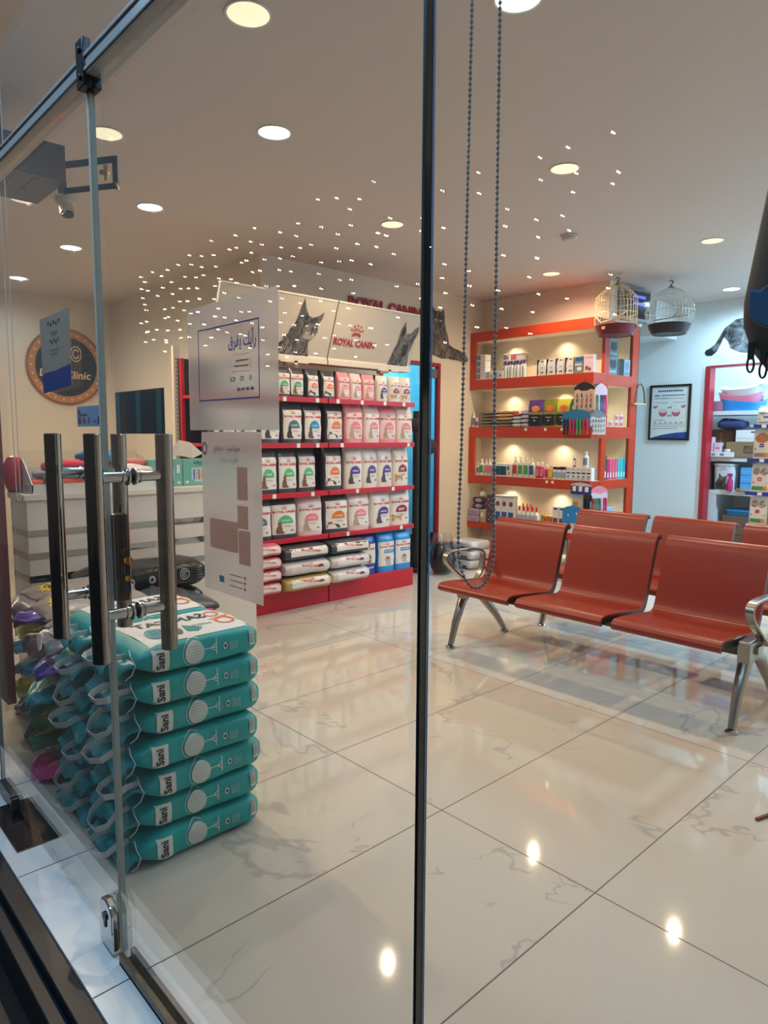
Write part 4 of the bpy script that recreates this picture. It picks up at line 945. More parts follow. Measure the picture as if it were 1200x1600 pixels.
def make_bottle(name, r, H, body, cap, label, kind='cap', lab=(.15, .6), capm=None, flat=1.0):
    """lathed bottle with a neck; kind: cap, pump, spray, jar"""
    m = MB(); sh = .70 if kind != 'jar' else .80; nr = r*(.42 if kind != 'jar' else .9)
    m.lathe([(r*.92, 0), (r, .006), (r, H*sh*.93), (r*.85, H*sh), (nr, H*(sh+.07)), (nr, H*(sh+.10))], n=18, sy=flat); t = m.build(name, body)
    m = MB()
    if kind == 'cap': m.lathe([(nr*1.15, H*(sh+.08)), (nr*1.2, H*.97), (nr*.8, H)], n=14)
    elif kind == 'jar': m.lathe([(r*1.02, H*.80), (r*1.04, H*.99), (r*.9, H)], n=18)
    elif kind == 'pump': m.lathe([(nr*1.2, H*(sh+.08)), (nr*1.2, H*.88), (nr*.4, H*.89), (nr*.35, H*.97)], n=12); m.box(-r*.9, r*.2, -r*.22, r*.22, H*.96, H)
    else:
        m.lathe([(nr*1.25, H*(sh+.08)), (nr*1.2, H*.87), (nr*.6, H*.9)], n=12); m.box(-r*.95, r*.35, -r*.35, r*.35, H*.90, H); m.box(-r*.8, -r*.6, -r*.2, r*.2, H*.80, H*.9)
    m.build('cap' if kind in ('cap', 'jar') else ('pump_head' if kind == 'pump' else 'spray_head'), cap, t)
    if label:
        m = MB(); R0 = r*1.008; n = 8
        vs = [(R0*math.sin(-1.1+2.2*i/n), -R0*math.cos(-1.1+2.2*i/n)*flat-.0005, z) for z in (H*lab[0], H*lab[1]) for i in range(n+1)]
        m.add(vs, [(i, i+1, n+2+i, n+1+i) for i in range(n)]); m.build('label', label, t)
    return t
def place2(key, make, label, cat, x, z, y=YF+.045, rz=0, group=None): return place(key, make, label, cat, (x, y, z+.0016), rz, group)
P_ = lambda n, c, **k: mat(n, c, k.pop('r', .4), **k)
WB = P_('carton_white', (224, 222, 222)); NVY = P_('print_navy', (38, 34, 62)); PNK = P_('print_pink', (214, 120, 140)); LIL = P_('lilac_pack', (176, 150, 184)); BLU = P_('print_blue', (44, 92, 160)); GRN = P_('print_green', (70, 150, 80)); TAN = P_('tan_pack', (200, 164, 118)); TAUPE = P_('taupe_pack', (128, 112, 96))
PURP = P_('print_violet', (92, 56, 140)); GREYP = P_('steel_pack', (120, 136, 150)); TEALP = P_('print_deep_teal', (20, 78, 96)); MAG = P_('print_magenta', (186, 40, 110)); ORA = P_('print_amber', (226, 150, 50)); LBL = P_('light_blue_pack', (150, 178, 204)); TURQ = P_('print_turquoise', (50, 180, 180)); BRN = P_('print_brown', (120, 70, 60)); REDC = P_('cap_red', (200, 24, 44)); YEL = P_('print_lemon', (214, 206, 60)); DKG = P_('print_dark_green', (30, 96, 76))
CLR = P_('pale_bottle', (206, 214, 214), r=.2)
# top compartment
B0 = BASE[0]
mk = lambda: make_carton('supplement_box', .125, .09, .062, WB, [('blue_side_print', GREYP, [('r', -.5, .0, .1, .95)]), ('red_pet_print', PRR, [('d', -.12, .4, .08, .18), ('r', .05, .45, .45, .5), ('r', .05, .45, .7, .74)])])
for k in range(4): place2('sbox', mk, 'small white and blue-grey supplement box, far left stack of the top compartment, %s' % (['bottom', 'second', 'third', 'topmost'][k]), 'box', -3.755, B0+k*.0655, group='supplement boxes in the top compartment')
mk = lambda: make_carton('supplement_box', .105, .09, .078, WB, [('blue_side_print', LBL, [('r', -.5, -.05, .1, .95)]), ('red_pet_print', PRR, [('d', .2, .4, .1, .2)])])
place2('sbox2', mk, 'white box with pale blue panel lying between the two tall stacks, left', 'box', -3.635, B0, y=YF+.055, group='supplement boxes in the top compartment')
place2('sbox2', mk, 'white box with pale blue panel lying between the two tall stacks, right', 'box', -3.525, B0, y=YF+.055, group='supplement boxes in the top compartment')
for k in range(4): place2('sbox3', lambda: make_carton('supplement_box', .085, .07, .062, WB, [('grey_print', GREYP, [('r', -.4, .1, .1, .9)]), ('red_pet_print', PRR, [('d', .25, .4, .12, .2)])]), 'small white box in the stack behind the lying pair, %s' % ['bottom', 'second', 'third', 'topmost'][k], 'box', -3.525, B0+k*.0645, y=YF+.165, group='boxes behind the lying pair')
place2('pinkbox', lambda: make_carton('supplement_box', .15, .08, .065, WB, [('pink_print', PNK, [('r', -.48, .0, .05, .95)]), ('red_pet_print', PRR, [('d', -.2, .4, .06, .2)])]), 'white and pink box raised behind the left spray bottles', 'box', -3.40, B0+.19, y=YF+.18)
place2('greybox', lambda: make_carton('supplement_box', .15, .08, .187, WB, [('grey_print', GREYP, [('r', -.4, .4, .1, .9)])]), 'tall pale box under the white and pink box', 'box', -3.40, B0, y=YF+.18)
for k in range(7): place2('spray', lambda: make_bottle('spray_bottle', .0185, .168, CLR, PURP, None, 'spray'), 'small spray bottle with violet band and cat print, %s of seven' % ORD[k], 'spray bottle', -3.455+k*.0385, B0, y=YF+.04+.006*(k % 2), group='spray bottles in the top compartment')
# violet collar and printed cat on the prototype are shared by all copies
def navy_box(): return make_carton('treatment_box', .086, .06, .150, WB, [('navy_swoosh', NVY, [('p', [(-.5, 1), (-.12, 1), (-.30, .8), (-.36, .5), (-.30, .2), (-.42, .0), (-.5, 0)])]), ('dark_cat_print', PRK, [('p', [(-.05, .12), (.0, .22), (.25, .22), (.36, .3), (.32, .1), (.24, .1), (.22, .16), (.04, .16), (.0, .08)]), ('r', .0, .35, .86, .92), ('r', .0, .3, .5, .52), ('r', .0, .3, .42, .44)])])
for k in range(4): place2('navybox', navy_box, 'white box with navy swoosh and small cat, %s of four in the top compartment' % ORD[k], 'box', -3.015+k*.105, B0, rz=.0, group='navy and white boxes in the top compartment')
place2('darkbox', lambda: make_carton('treatment_box', .085, .06, .150, GREYP, [('blue_top_print', BLU, [('r', -.4, .5, .72, .95)]), ('white_print', PRW, [('r', -.45, .4, .48, .56), ('d', .1, .25, .3, .12)])]), 'grey-blue box with white print at the right of the navy boxes', 'box', -2.598, B0)
place2('pinkbox2', lambda: make_carton('treatment_box', .10, .05, .162, P_('pale_pink_pack', (220, 196, 206)), [('small_photo_print', BRN, [('d', -.15, .25, .16, .12), ('d', .15, .18, .14, .1)]), ('title_print', PNK, [('r', -.4, .4, .82, .86)])]), 'pale pink box furthest right on the top orange shelf', 'box', -2.50, B0)
# second compartment
B1 = BASE[1]
place2('tube', lambda: make_bottle('tube', .022, .165, WB, WB, GREYP, 'cap'), 'narrow white tube bottle at the left end of the second compartment', 'bottle', -3.865, B1)
place2('pinkjar', lambda: make_bottle('jar', .022, .10, CLR, WB, MAG, 'jar'), 'small jar with magenta label beside the narrow white tube', 'jar', -3.815, B1, y=YF+.04)
def flat_pack(W, H, m1, seed):
    def f():
        s = Sack(.15, W, H, seed, .004, .5, 3); b = s.body(12, 22); t = b.build('flat_food_pack', m1, None, ang=60)
        m = MB(); put_rect(m, -.05, .06, -W*.3, W*.3, s.top(), 0, 4, 4); m.build('label', PRW, t); return t
    return f
def stackp(key, maker, x, n, h, desc, cat, grp, y=YF+.10, z=BASE[1]):
    for k in range(n): place(key, maker, '%s, %s' % (desc, 'bottom one' if k == 0 else 'topmost' if k == n-1 else ORD[k]+' from the shelf'), cat, (x+.004*(-1)**k, y, z+.0016+k*h), 0, grp)
stackp('taupe', flat_pack(.21, .032, TAUPE, 201), -3.685, 5, .033, 'taupe flat food pack in the left stack', 'food pack', 'taupe flat food packs')
stackp('taupe', flat_pack(.21, .032, TAUPE, 201), -3.465, 2, .033, 'taupe flat food pack under the tan packs', 'food pack', 'taupe packs under the tan ones')
stackp('tanp', flat_pack(.20, .034, TAN, 203), -3.465, 3, .035, 'tan flat food pack on the taupe ones', 'food pack', 'tan flat food packs', z=BASE[1]+.067)
stackp('tray', flat_pack(.105, .036, P_('foil_tray', (196, 200, 206), r=.25), 205), -3.305, 3, .037, 'silver foil food tray, shorter stack with red top', 'food tray', 'silver foil food trays, short stack')
place2('redtray', flat_pack(.095, .022, P_('foil_red', (206, 52, 60), r=.3), 206), 'red-topped small food tray on the shorter silver stack', 'food tray', -3.305, B1+.112, y=YF+.10)
stackp('tray2', flat_pack(.11, .040, P_('foil_tray_violet', (188, 184, 200), r=.25), 207), -3.193, 4, .041, 'silver foil food tray in the taller stack by the violet pouch', 'food tray', 'silver foil food trays, tall stack')
def pouch2(topm, accent, W):
    def f():
        s = Pouch(W, .262, .085, seed=int(W*999)); t = s.body().build('treat_pouch', topm, None, ang=60)
        fx = s.fn(); g = lambda a, b: (lambda p: Vector((p.y, -p.x, p.z)))(fx(a, b)); f2 = lambda a, b: g(a, b)+Vector((0, -.0012, 0))
        # body was modelled facing +X: turn its points to face -Y
        t.data.transform(Matrix.Rotation(-PI/2, 4, 'Z'))
        gg = lambda a, b: Matrix.Rotation(-PI/2, 3, 'Z') @ fx(a, b); g2 = lambda a, b: gg(a, b)+Vector((0, -.0012, 0))
        m = MB(); put_rect(m, -W*.46, W*.46, .012, .118, gg, 0, 8, 5); m.build('dark_lower_panel', mat('pouch_black', (34, 34, 36), .35), t)
        m = MB(); put_rect(m, -W*.46, W*.46, .118, .140, gg, 0, 8, 2); m.build('gold_band', mat('pouch_gold', (176, 146, 84), .35, .3), t)
        m = MB(); put_disc(m, W*.05, .175, W*.26, .030, gg, 0, 16); m.build('picture_badge', accent, t)
        m = MB(); put_rect(m, -W*.2, W*.2, .086, .094, g2, 0, 3, 1); put_disc(m, 0, .06, W*.06, .010, g2, 0, 10); m.build('small_lettering', mat('pouch_gold2', (200, 186, 150), .4), t)
        return t
    return f
for x, c, a, w, lb in ((-3.065, PURP, ORA, .185, 'violet and black treat pouch, leftmost of four'), (-2.905, P_('olive_top', (128, 132, 36)), P_('salmon_badge', (232, 120, 84)), .165, 'olive green and black treat pouch, second of four'),
                       (-2.75, YEL, P_('salmon_badge2', (232, 110, 74)), .165, 'yellow-green and black treat pouch, third of four'), (-2.62, DKG, P_('cream_badge', (224, 200, 120)), .14, 'dark green and black treat pouch, behind the hanging cards')):
    o = pouch2(c, a, w)(); o.location = (x, YF+.05, B1+.0016); tag(o, lb, 'treat pouch', 'treat pouches in the second compartment')
# third compartment
B2 = BASE[2]; n = 0
def bot(key, x, r, H, body, cap, lab, kind, lb, y=YF+.05, z=None, flat=1.0, cat='bottle', grp='bottles in the third compartment'):
    place2(key, lambda: make_bottle('bottle' if kind != 'jar' else 'jar', r, H, body, cap, lab, kind), lb, cat, x, B2 if z is None else z, y=y, group=grp)
WBT = P_('bottle_white', (226, 226, 222), r=.3)
bot('b1', -3.80, .021, .135, WBT, WBT, GREYP, 'cap', 'small white bottle at the left end of the third compartment')
bot('b2', -3.748, .025, .175, WBT, WBT, GRN, 'cap', 'tall white bottle with green label near the left end')
for k in range(3): bot('b3', -3.690+k*.045, .020, .175, CLR, WBT, PNK, 'pump', 'slim bottle with pink label, %s of three beside the green-labelled one' % ['left', 'middle', 'right'][k], grp='pink-labelled slim bottles')
place2('tealbox', lambda: make_carton('care_box', .085, .06, .135, WB, [('teal_panel', TEALP, [('r', -.5, .5, .1, .78)])]), 'white box with dark teal panel, left of a pair in the third compartment', 'box', -3.53, B2)
place2('tealbox', None, 'white box with dark teal panel, right of a pair in the third compartment', 'box', -3.443, B2)
place2('ambox', lambda: make_carton('care_box', .055, .05, .13, WB, [('amber_patch', ORA, [('d', .0, .25, .3, .12)]), ('teal_patch', TEALP, [('r', -.4, .0, .5, .8)])]), 'narrow white box with amber dot left of the clear pump bottles', 'box', -3.367, B2)
for k, (c, nm) in enumerate(((PRR, 'red'), (GRN, 'green'), (GRN, 'green'), (BLU, 'blue'))):
    bot('pb'+nm, -3.31+k*.067, .027, .205, CLR, WBT, c, 'pump', ['clear shampoo bottle with red label, first of four tall pump bottles', 'clear shampoo bottle with green label, second of four pump bottles', 'clear shampoo bottle with green label, third of four pump bottles', 'clear shampoo bottle with blue label, fourth of four tall pump bottles'][k], grp='tall pump shampoo bottles')
bot('bm', -3.040, .024, .16, MAG, WBT, PNK, 'cap', 'magenta bottle left of the amber one'); bot('bm', -2.99, .024, .16, None, None, None, 'cap', 'second magenta bottle left of the amber one')
bot('bp', -2.935, .020, .145, PNK, WBT, MAG, 'cap', 'small pink bottle next to the amber one'); bot('ba', -2.885, .023, .14, ORA, WBT, YEL, 'cap', 'small amber bottle in the middle of the third compartment')
for k in range(3): bot('bj', -2.835+k*.05, .024, .120, WBT, NVY, LBL, 'jar', 'white jar with navy lid, %s of three in front' % ORD[k], cat='jar', grp='navy-lidded jars')
for k in range(3): bot('bj', -2.81+k*.05, .024, .120, None, None, None, 'jar', 'white jar with navy lid, %s of the three in the back row' % ORD[k], y=YF+.13, cat='jar', grp='navy-lidded jars')
for k in range(3): bot('bw', -2.685+k*.04, .018, .105+.0*k, WBT, GREYP, BLU, 'cap', 'small white bottle with blue label, %s of three beside the navy-lidded jars' % ORD[k], grp='small white bottles')
for k in range(1, 6): place2('medbox', lambda: make_carton('medicine_box', .052, .06, .125, WB, [('dark_band', NVY, [('r', -.4, .4, .52, .62)]), ('grey_lines', GREYP, [('r', -.35, .3, .8, .83), ('d', 0, .3, .25, .10), ('r', -.35, .3, .12, .15)])]), 'narrow white medicine box with dark band, %s of five at the right end' % ORD[k-1], 'box', -2.715+k*.054, B2, y=YF+.035, group='narrow medicine boxes in the third compartment')
bot('bs', -2.62, .014, .11, BRN, WBT, PRW, 'spray', 'small brown spray bottle standing on the medicine boxes', y=YF+.04, z=B2+.126)
bot('bt', -2.50, .026, .150, WBT, WBT, GREYP, 'cap', 'white bottle with grey label standing on the medicine boxes', y=YF+.04, z=B2+.126)
# lowest compartment
B3 = BASE[3]
for k in range(2): place2('lil', lambda: make_carton('lilac_pack', .155, .10, .072, LIL, [('script_print', PURP, [('r', -.3, .3, .45, .5), ('r', -.2, .2, .3, .34)])], bev=.012), 'lilac pack at the left end of the lowest compartment, %s' % ['under', 'on top'][k], 'pack', -3.81, B3+k*.0735, group='lilac packs')
place2('tanl', lambda: make_carton('tan_pack', .07, .10, .145, P_('print_tan_pack', (190, 160, 130)), [('white_print', PRW, [('d', 0, .6, .3, .2)])], bev=.012), 'tan pack between the lilac packs and the tall purple boxes', 'pack', -3.69, B3)
for k in range(2): place2('plp', lambda: make_carton('toy_pack', .15, .08, .060, P_('violet_black', (66, 48, 76)), [('lilac_print', LIL, [('d', .1, .5, .3, .35)])], bev=.018), 'dark violet pack on top of the lilac packs, %s' % ['lower', 'upper'][k], 'pack', -3.765, B3+.148+k*.062, group='dark violet packs')
m = MB(); m.sphere((0, 0, .035), .035, 10); o = m.build('white_ball', WBT); o.location = (-3.73, YF+.05, B3+.272); tag(o, 'white ball on the dark violet packs', 'ball')
for k in range(2): place2('tpb', lambda: make_carton('tall_box', .085, .07, .150, P_('plum_pack', (84, 56, 84)), [('dotted_print', LIL, [('d', -.2, .7, .12, .07), ('d', .2, .5, .12, .07), ('d', -.1, .3, .12, .07), ('d', .2, .15, .1, .05)])]), 'plum box with dots, %s of two stacked' % ['lower', 'upper'][k], 'box', -3.60, B3+k*.1515, group='plum boxes')
for k in range(3): place2('wbr', lambda: make_carton('tall_box', .080, .06, .31, WB, [('animal_print', BRN, [('d', .0, .72, .3, .09)]), ('blue_panel', BLU, [('r', -.4, .4, .15, .45)]), ('cap_strip', GREYP, [('r', -.5, .5, .93, .96)])]), 'tall white box with brown animal picture, %s of three beside the plum boxes' % ORD[k], 'box', -3.50+k*.085, B3, group='tall white boxes in the lowest compartment')
for k in range(5): bot('rc', -3.245+k*.052, .024, .215, WBT, REDC, LBL, 'cap', 'white bottle with red cap, %s of five in the lowest compartment' % ORD[k], z=B3, grp='red-capped bottles')
for k in range(3): bot('oc', -3.26+k*.05, .022, .235, WBT, ORA, GREYP, 'cap', 'white bottle with amber cap behind the red-capped ones, %s' % ORD[k], z=B3, y=YF+.13, grp='amber-capped bottles')
for k in range(5): place2('sob', lambda: make_carton('small_pack', .065, .05, .14, ORA, [('green_print', GRN, [('r', -.45, -.1, .55, .95)]), ('red_print', PRR, [('r', .05, .42, .6, .85)])]), 'small orange and green pack, %s of five in a row' % ORD[k], 'pack', -2.96+k*.0675, B3, y=YF+.09, group='small orange packs')
for k in range(3): place2('brw', lambda: make_carton('tall_box', .066, .05, .245, WB, [('brown_panel', BRN, [('r', -.4, .4, .15, .55)]), ('navy_title', NVY, [('r', -.3, .3, .88, .94)])]), 'white and brown upright box, %s of three before the corner' % ORD[k], 'box', -2.79+k*.071, B3, y=YF+.03, group='white and brown upright boxes')
# side niches (products face +X)
def side(key, make, label, cat, y, z, x=XR-.06, group=None): return place(key, make, label, cat, (x, y, z+.0016), PI/2, group)
GB = P_('grey_card_box', (112, 130, 138))
mk = lambda: make_carton('grooming_box', .175, .09, .165, GB, [('dark_photo', mat('print_dark_photo', (52, 60, 62), .4), [('d', -.2, .6, .16, .25), ('d', .22, .6, .16, .28), ('r', -.1, .1, .3, .8)]), ('pale_lettering', PRG, [('r', -.35, .35, .12, .2)])])
side('gbx', mk, 'grey photo box in the top side niche, lower of two', 'box', 4.395, 1.905, group='grey photo boxes'); side('gbx', mk, 'grey photo box in the top side niche, upper of two', 'box', 4.40, 2.072, group='grey photo boxes')
side('gbx2', lambda: make_carton('grooming_box', .20, .10, .155, LBL, [('black_end', PRK, [('r', -.5, -.1, 0, 1)]), ('grey_photo', GREYP, [('d', .2, .6, .2, .3), ('r', -.0, .45, .08, .25)])]), 'black and pale blue box at the right of the top side niche', 'box', 4.62, 1.905)
for k, (y, z) in enumerate(((4.33, 0), (4.33, .062), (4.43, 0), (4.545, 0), (4.545, .062), (4.635, 0), (4.635, .062))):
    side('jar_s', lambda: make_bottle('small_jar', .030, .058, WBT, WBT, PNK, 'jar', lab=(.15, .7)), 'small white jar in the second side niche, %s' % ['far left, lower', 'far left, upper', 'alone in the middle', 'third column, lower', 'third column, upper', 'right column, lower', 'right column, upper'][k], 'jar', y, 1.41+z, x=XR-.05, group='small white jars')
cols = [('dark green', P_('thin_green', (40, 90, 70))), ('magenta', MAG), ('rose', P_('thin_rose', (216, 90, 116))), ('rose', P_('thin_rose', (216, 90, 116))), ('rose', P_('thin_rose', (216, 90, 116))), ('turquoise', TURQ), ('turquoise', TURQ), ('blue-green', P_('thin_bluegreen', (60, 140, 160)))]
for k, (nm, c) in enumerate(cols): side('thin'+nm, (lambda c=c, k=k: make_carton('thin_box', .046, .09, .20 if k else .235, c, [('pale_strip', PRW, [('r', -.2, .2, .1, .35)])])), '%s narrow upright box in the third side niche, %s from the left' % (nm, ORD[k]), 'box', 4.335+k*.052, .90, group='narrow coloured boxes')
side('lbb', lambda: make_carton('blue_carton', .21, .10, .235, LBL, [('small_lettering', BLU, [('r', -.1, .25, .72, .78), ('r', -.1, .2, .18, .24)]), ('seam', GREYP, [('r', -.5, .5, .48, .5)])]), 'pale blue carton in the lowest side niche', 'carton', 4.42, .39)
side('lbb2', lambda: make_carton('blue_tray', .19, .09, .10, SKY, [('pale_strip', PRW, [('r', -.4, .4, .5, .6)])]), 'low blue pack at the right of the lowest side niche', 'pack', 4.64, .39)
# ---- hanging cards at the corner
def hang_card(name, label, loc, rz, W, H, body, top, items, toys):
    t = thing(name, label, 'hanging card', loc, rz, 'cards hanging at the corner of the orange unit')
    m = MB(); m.prism([(-W/2, 0, 0), (W/2, 0, 0), (W/2, 0, H*.80), (W*.30, 0, H*.92), (0, 0, H), (-W*.30, 0, H*.92), (-W/2, 0, H*.80)], (0, .004, 0)); m.build('card', body, t)
    if top:
        m = MB(); f = F0(-.0008); put_poly(m, [(-W/2, H*.70), (-W*.3, H*.74), (-W*.15, H*.68), (W*.15, H*.68), (W*.3, H*.74), (W/2, H*.70), (W/2, H*.80), (W*.30, H*.92), (0, H), (-W*.30, H*.92), (-W/2, H*.80)], f); m.build('printed_head', top, t)
    for k, (x, z, w, h, c) in enumerate(toys):
        m = MB(); m.tube([(x*W, -.008, z*H), (x*W+w*.2, -.012, z*H-h*.5), (x*W, -.008, z*H-h)], [w*.5, w*.35, w*.5], 8); m.build(items, c, t)
    m = MB(); m.tube([(0, 0, H), (0, .0, H+.02), (0, .03, H+.025)], .0015, 5); m.build('hook', DARKM, t)
    return t
rr = random.Random(5)
tc1 = [(-.33+.22*i, .58-.19*j, .012, .03, [BRN, PRK, GREYP, PRR][(i+j) % 4]) for i in range(4) for j in range(3)]
hang_card('collar_card', 'cream hanging card with black head and rows of small charms', (-2.50, YF-.03, 1.56), 0, .215, .26, P_('card_cream', (206, 184, 168)), PRK, 'charm', tc1)
hang_card('lead_card', 'pale pink hanging card with green, blue and red leads on the side face', (XR+.02, YF+.11, 1.52), PI/2*.8, .15, .29, P_('card_pink', (206, 186, 200)), None, 'lead', [(-.35+.14*i, .62, .014, .20, [GRN, WBT, BLU, BLU, PRR, MAG][i]) for i in range(6)])
hang_card('toy_card', 'blue hanging card with navy, pink, green and red toys', (-2.565, YF-.05, 1.40), 0, .29, .17, P_('card_blue', (44, 120, 170)), None, 'toy', [(-.42+.12*i, .45, .024, .14, [NVY, NVY, PRR, MAG, GRN, GRN, PRR, PRR][i]) for i in range(8)])
hang_card('bell_card', 'small white hanging card with rows of bells', (XR+.03, YF+.06, 1.335), PI/2*.6, .15, .225, P_('card_white', (200, 206, 214)), GREYP, 'bell', [(-.36+.18*i, .62-.2*j, .010, .022, [BRN, GREYP, GREYP][j]) for i in range(5) for j in range(3)])
hang_card('flag_card', 'blue and white tilted packet hanging under the third shelf', (-2.50, YF-.03, .775), -.15, .24, .115, P_('card_royal', (52, 62, 140)), P_('card_white', (200, 206, 214)), 'pale_window', [(-.3+.3*i, .6, .04, .03, WBT) for i in range(3)])
hang_card('brush_card', 'dark hanging brushes below the blue and white packet', (-2.42, YF-.04, .64), 0, .09, .16, P_('card_dark', (48, 50, 60)), None, 'brush', [(-.3, .6, .02, .12, PRK), (.1, .7, .022, .13, NVY), (.4, .5, .016, .12, GREYP)])
hang_card('scratcher_card', 'pale hanging card with orange oval in the lowest compartment', (-2.57, YF+.02, .57), 0, .10, .21, P_('card_white', (200, 206, 214)), None, 'oval_toy', [(0, .62, .05, .06, ORA)])
hang_card('leash_card', 'pink hanging card with bright leads below the side niche row', (XR+.03, YF+.13, .62), PI/2*.85, .22, .24, P_('card_pink', (206, 186, 200)), PNK, 'lead', [(-.40+.13*i, .50, .018, .16, [PRR, GRN, GRN, BLU, WBT, PRR, MAG][i]) for i in range(7)])
hang_card('blue_pouch', 'bright blue packet standing behind the gap between front chair backs', (-2.56, YF-.06, .50), .2, .20, .17, P_('card_azure', (30, 130, 200)), None, 'white_dot', [(-.2, .5, .012, .012, WBT), (.2, .6, .012, .012, WBT)])
# price tags on the bands are parts of the unit
for x, z in ((-3.16, 1.385), (-2.93, 1.385), (-2.745, 1.385), (-2.63, 1.42), (-2.895, .875), (-2.83, .875)):
    m = MB(); m.box(x-.014, x+.014, YF-.003, YF-.0005, z-.015, z+.012); m.build('price_tag', LINE, bpy.data.objects['display_shelf_unit'])
# bird swing and hook on the far edge of the side face
t = thing('bird_swing', 'wooden arched bird swing hanging at the right edge of the orange unit', 'bird swing', (XR+.03, 4.87, 1.64))
m = MB(); m.tube([(0, -.10+.0*k, 0) if k == 0 else (0, -.10*math.cos(PI*k/12), .20*math.sin(PI*k/12)) for k in range(13)], .007, 8); m.build('arch', mat('willow_brown', (96, 80, 62), .7), t)
m = MB(); m.cyl((0, -.12, 0), (0, .12, 0), .010, 10); m.build('perch', mat('perch_wood', (196, 176, 140), .6), t)
# litter packs on the floor under the unit
def litter_pack():
    s = Sack(.30, .30, .092, 301, .006, .85, 4); t = s.body(14, 26).build('clay_litter_pack', P_('litter_white', (206, 208, 212), r=.3), None, ang=60)
    t.data.transform(Matrix.Rotation(-PI/2, 4, 'Z')); f0 = s.side(1); f = lambda a, b: Matrix.Rotation(-PI/2, 3, 'Z') @ f0(a, b); f2 = lambda a, b: f(a, b)+Vector((0, -.0012, 0))
    m = MB(); put_rect(m, -.135, -.095, .012, .082, f, 0, 3, 4); m.build('red_corner_label', PRR, t)
    m = MB(); put_rect(m, -.04, .10, .020, .038, f, 0, 5, 1); m.build('navy_strip', mat('print_navy', (38, 34, 62)), t)
    m = MB(); put_rect(m, -.03, .06, .056, .060, f2, 0, 4, 1); put_rect(m, -.03, .03, .066, .069, f2, 0, 3, 1); m.build('small_lettering', GREYP, t)
    return t
for ci, (x, y, n, nm) in enumerate(((-3.70, 3.80, 2, 'left'), (-3.50, 3.60, 3, 'middle'), (-3.20, 3.76, 2, 'right'))):
    for k in range(n): place('litpack', litter_pack, 'white clay litter pack with red label, %s column by the wall, %s' % (nm, ['on the floor', 'second from the floor', 'topmost'][k]), 'litter pack', (x, y, .001+k*.0935), -.03+.03*k, 'clay litter packs on the floor')
# ------------------------------------------------------------------ signs and sheets on the glass
GI = GY+GT+.0012          # inside face of the glass
FRO = frost_mat('frosted_film', (250, 234, 224), .32, .20); FRO2 = frost_mat('frosted_film_printed', (250, 232, 222), .42, .24)
INK = mat('ink_blue', (40, 84, 160), .5); INKP = mat('ink_faded', (150, 120, 118), .6); TANP = frost_mat('ink_tan', (216, 172, 150), .9, .3)
GF = lambda o=0: (lambda a, b: Vector((a, -.0006-o, b)))
t = thing('frosted_sheet', 'upper frosted sheet on the glass with blue framed notice', 'window film', (-.125, GI, 1.325), 0, 'frosted sheets on the right door glass')
m = MB(); m.box(-.145, .150, 0, .0008, 0, .222); m.build('film', FRO, t)
m = MB(); f = GF(.0004)
for a0, a1, b0, b1 in ((-.105, .098, .052, .0545), (-.105, .098, .1775, .180), (-.105, -.1025, .052, .18), (.0955, .098, .052, .18)): put_rect(m, a0, a1, b0, b1, f)
m.build('notice_frame', INK, t)
m = MB(); ar = '\ufed5\ufeae\ufed4\ufef3 \ufeda\ufef3\ufe83\ufead'
put_text(m, ar, .045, .150, .088, .034, f, 0, .02, res=3); m.build('arabic_heading', INK, t)
m = MB()
for a0, a1, b0, b1 in ((.012, .072, .098, .0988), (.012, .072, .126, .1268), (.012, .0128, .098, .1268), (.0712, .072, .098, .1268)): put_rect(m, a0, a1, b0, b1, f)
for k in range(2): put_rect(m, .020+.004*k, .064, .106+k*.009, .1085+k*.009, f)
for k, (x, w) in enumerate(((.004, .022), (.036, .016), (.066, .010))): put_disc(m, x+w/2, .086, w*.42, .004, f, 0, 10, 0, 2*PI-.01, .55)
for k in range(4): put_rect(m, .028+k*.014, .038+k*.014, .066, .071, f)
m.build('small_print', INKP, t)
t = thing('frosted_sheet', 'long lower frosted sheet on the glass with faded tan blocks', 'window film', (-.135, GI, 1.03), 0, 'frosted sheets on the right door glass')
m = MB(); m.box(-.092, .108, 0, .0008, 0, .292); m.build('film', FRO2, t)
m = MB(); f = GF(.0004)
put_rect(m, .032, .066, .175, .232, f); put_rect(m, .032, .066, .125, .165, f); put_rect(m, -.066, .032, .080, .135, f); put_rect(m, .034, .072, .062, .122, f); m.build('tan_blocks', TANP, t)
m = MB(); put_text(m, '\ufee2\ufe8e\ufeed\ufea9 \ufeaa\ufef4\ufecb\ufe8d\ufeee\ufee3', -.0, .262, .088, .016, f, 0, .01, res=2); put_text(m, '\ufea9\ufe8e\ufef3\ufead \ufea3\ufeae\ufed3', .005, .243, .06, .013, f, 0, .01, res=2)
put_disc(m, -.080, .262, .010, .012, f, 0, 14, 0, 2*PI-.01, .6)
for k in range(3): put_rect(m, -.0, .045, .018+k*.010, .0195+k*.010, f); put_disc(m, .052, .019+k*.010, .003, .003, f, 0, 8)
m.build('faded_lettering', INKP, t)
m = MB(); put_rect(m, -.036, -.018, .020, .032, f); m.build('blue_stamp', mat('ink_cyan', (110, 170, 190), .6), t)
t = thing('glass_flyer', 'grey and blue paper flyer taped on the left door glass before the round sign', 'flyer', (-.965, GY-GT-.0008, 1.425), 0)
PAP = mat('flyer_paper', (160, 140, 122), .5, var=(30, .12))
m = MB(); m.prism([(-.105, 0, .0), (.11, 0, .012), (.118, 0, .200), (-.112, 0, .196)], (0, -.0008, 0)); m.build('paper', PAP, t)
f = lambda a, b: Vector((a, -.0014, b)); m = MB(); put_poly(m, [(-.105, .001), (.11, .013), (.113, .065), (.0, .055), (-.104, .052)], f); m.build('blue_foot', mat('flyer_blue', (24, 54, 124), .4), t)
m = MB()
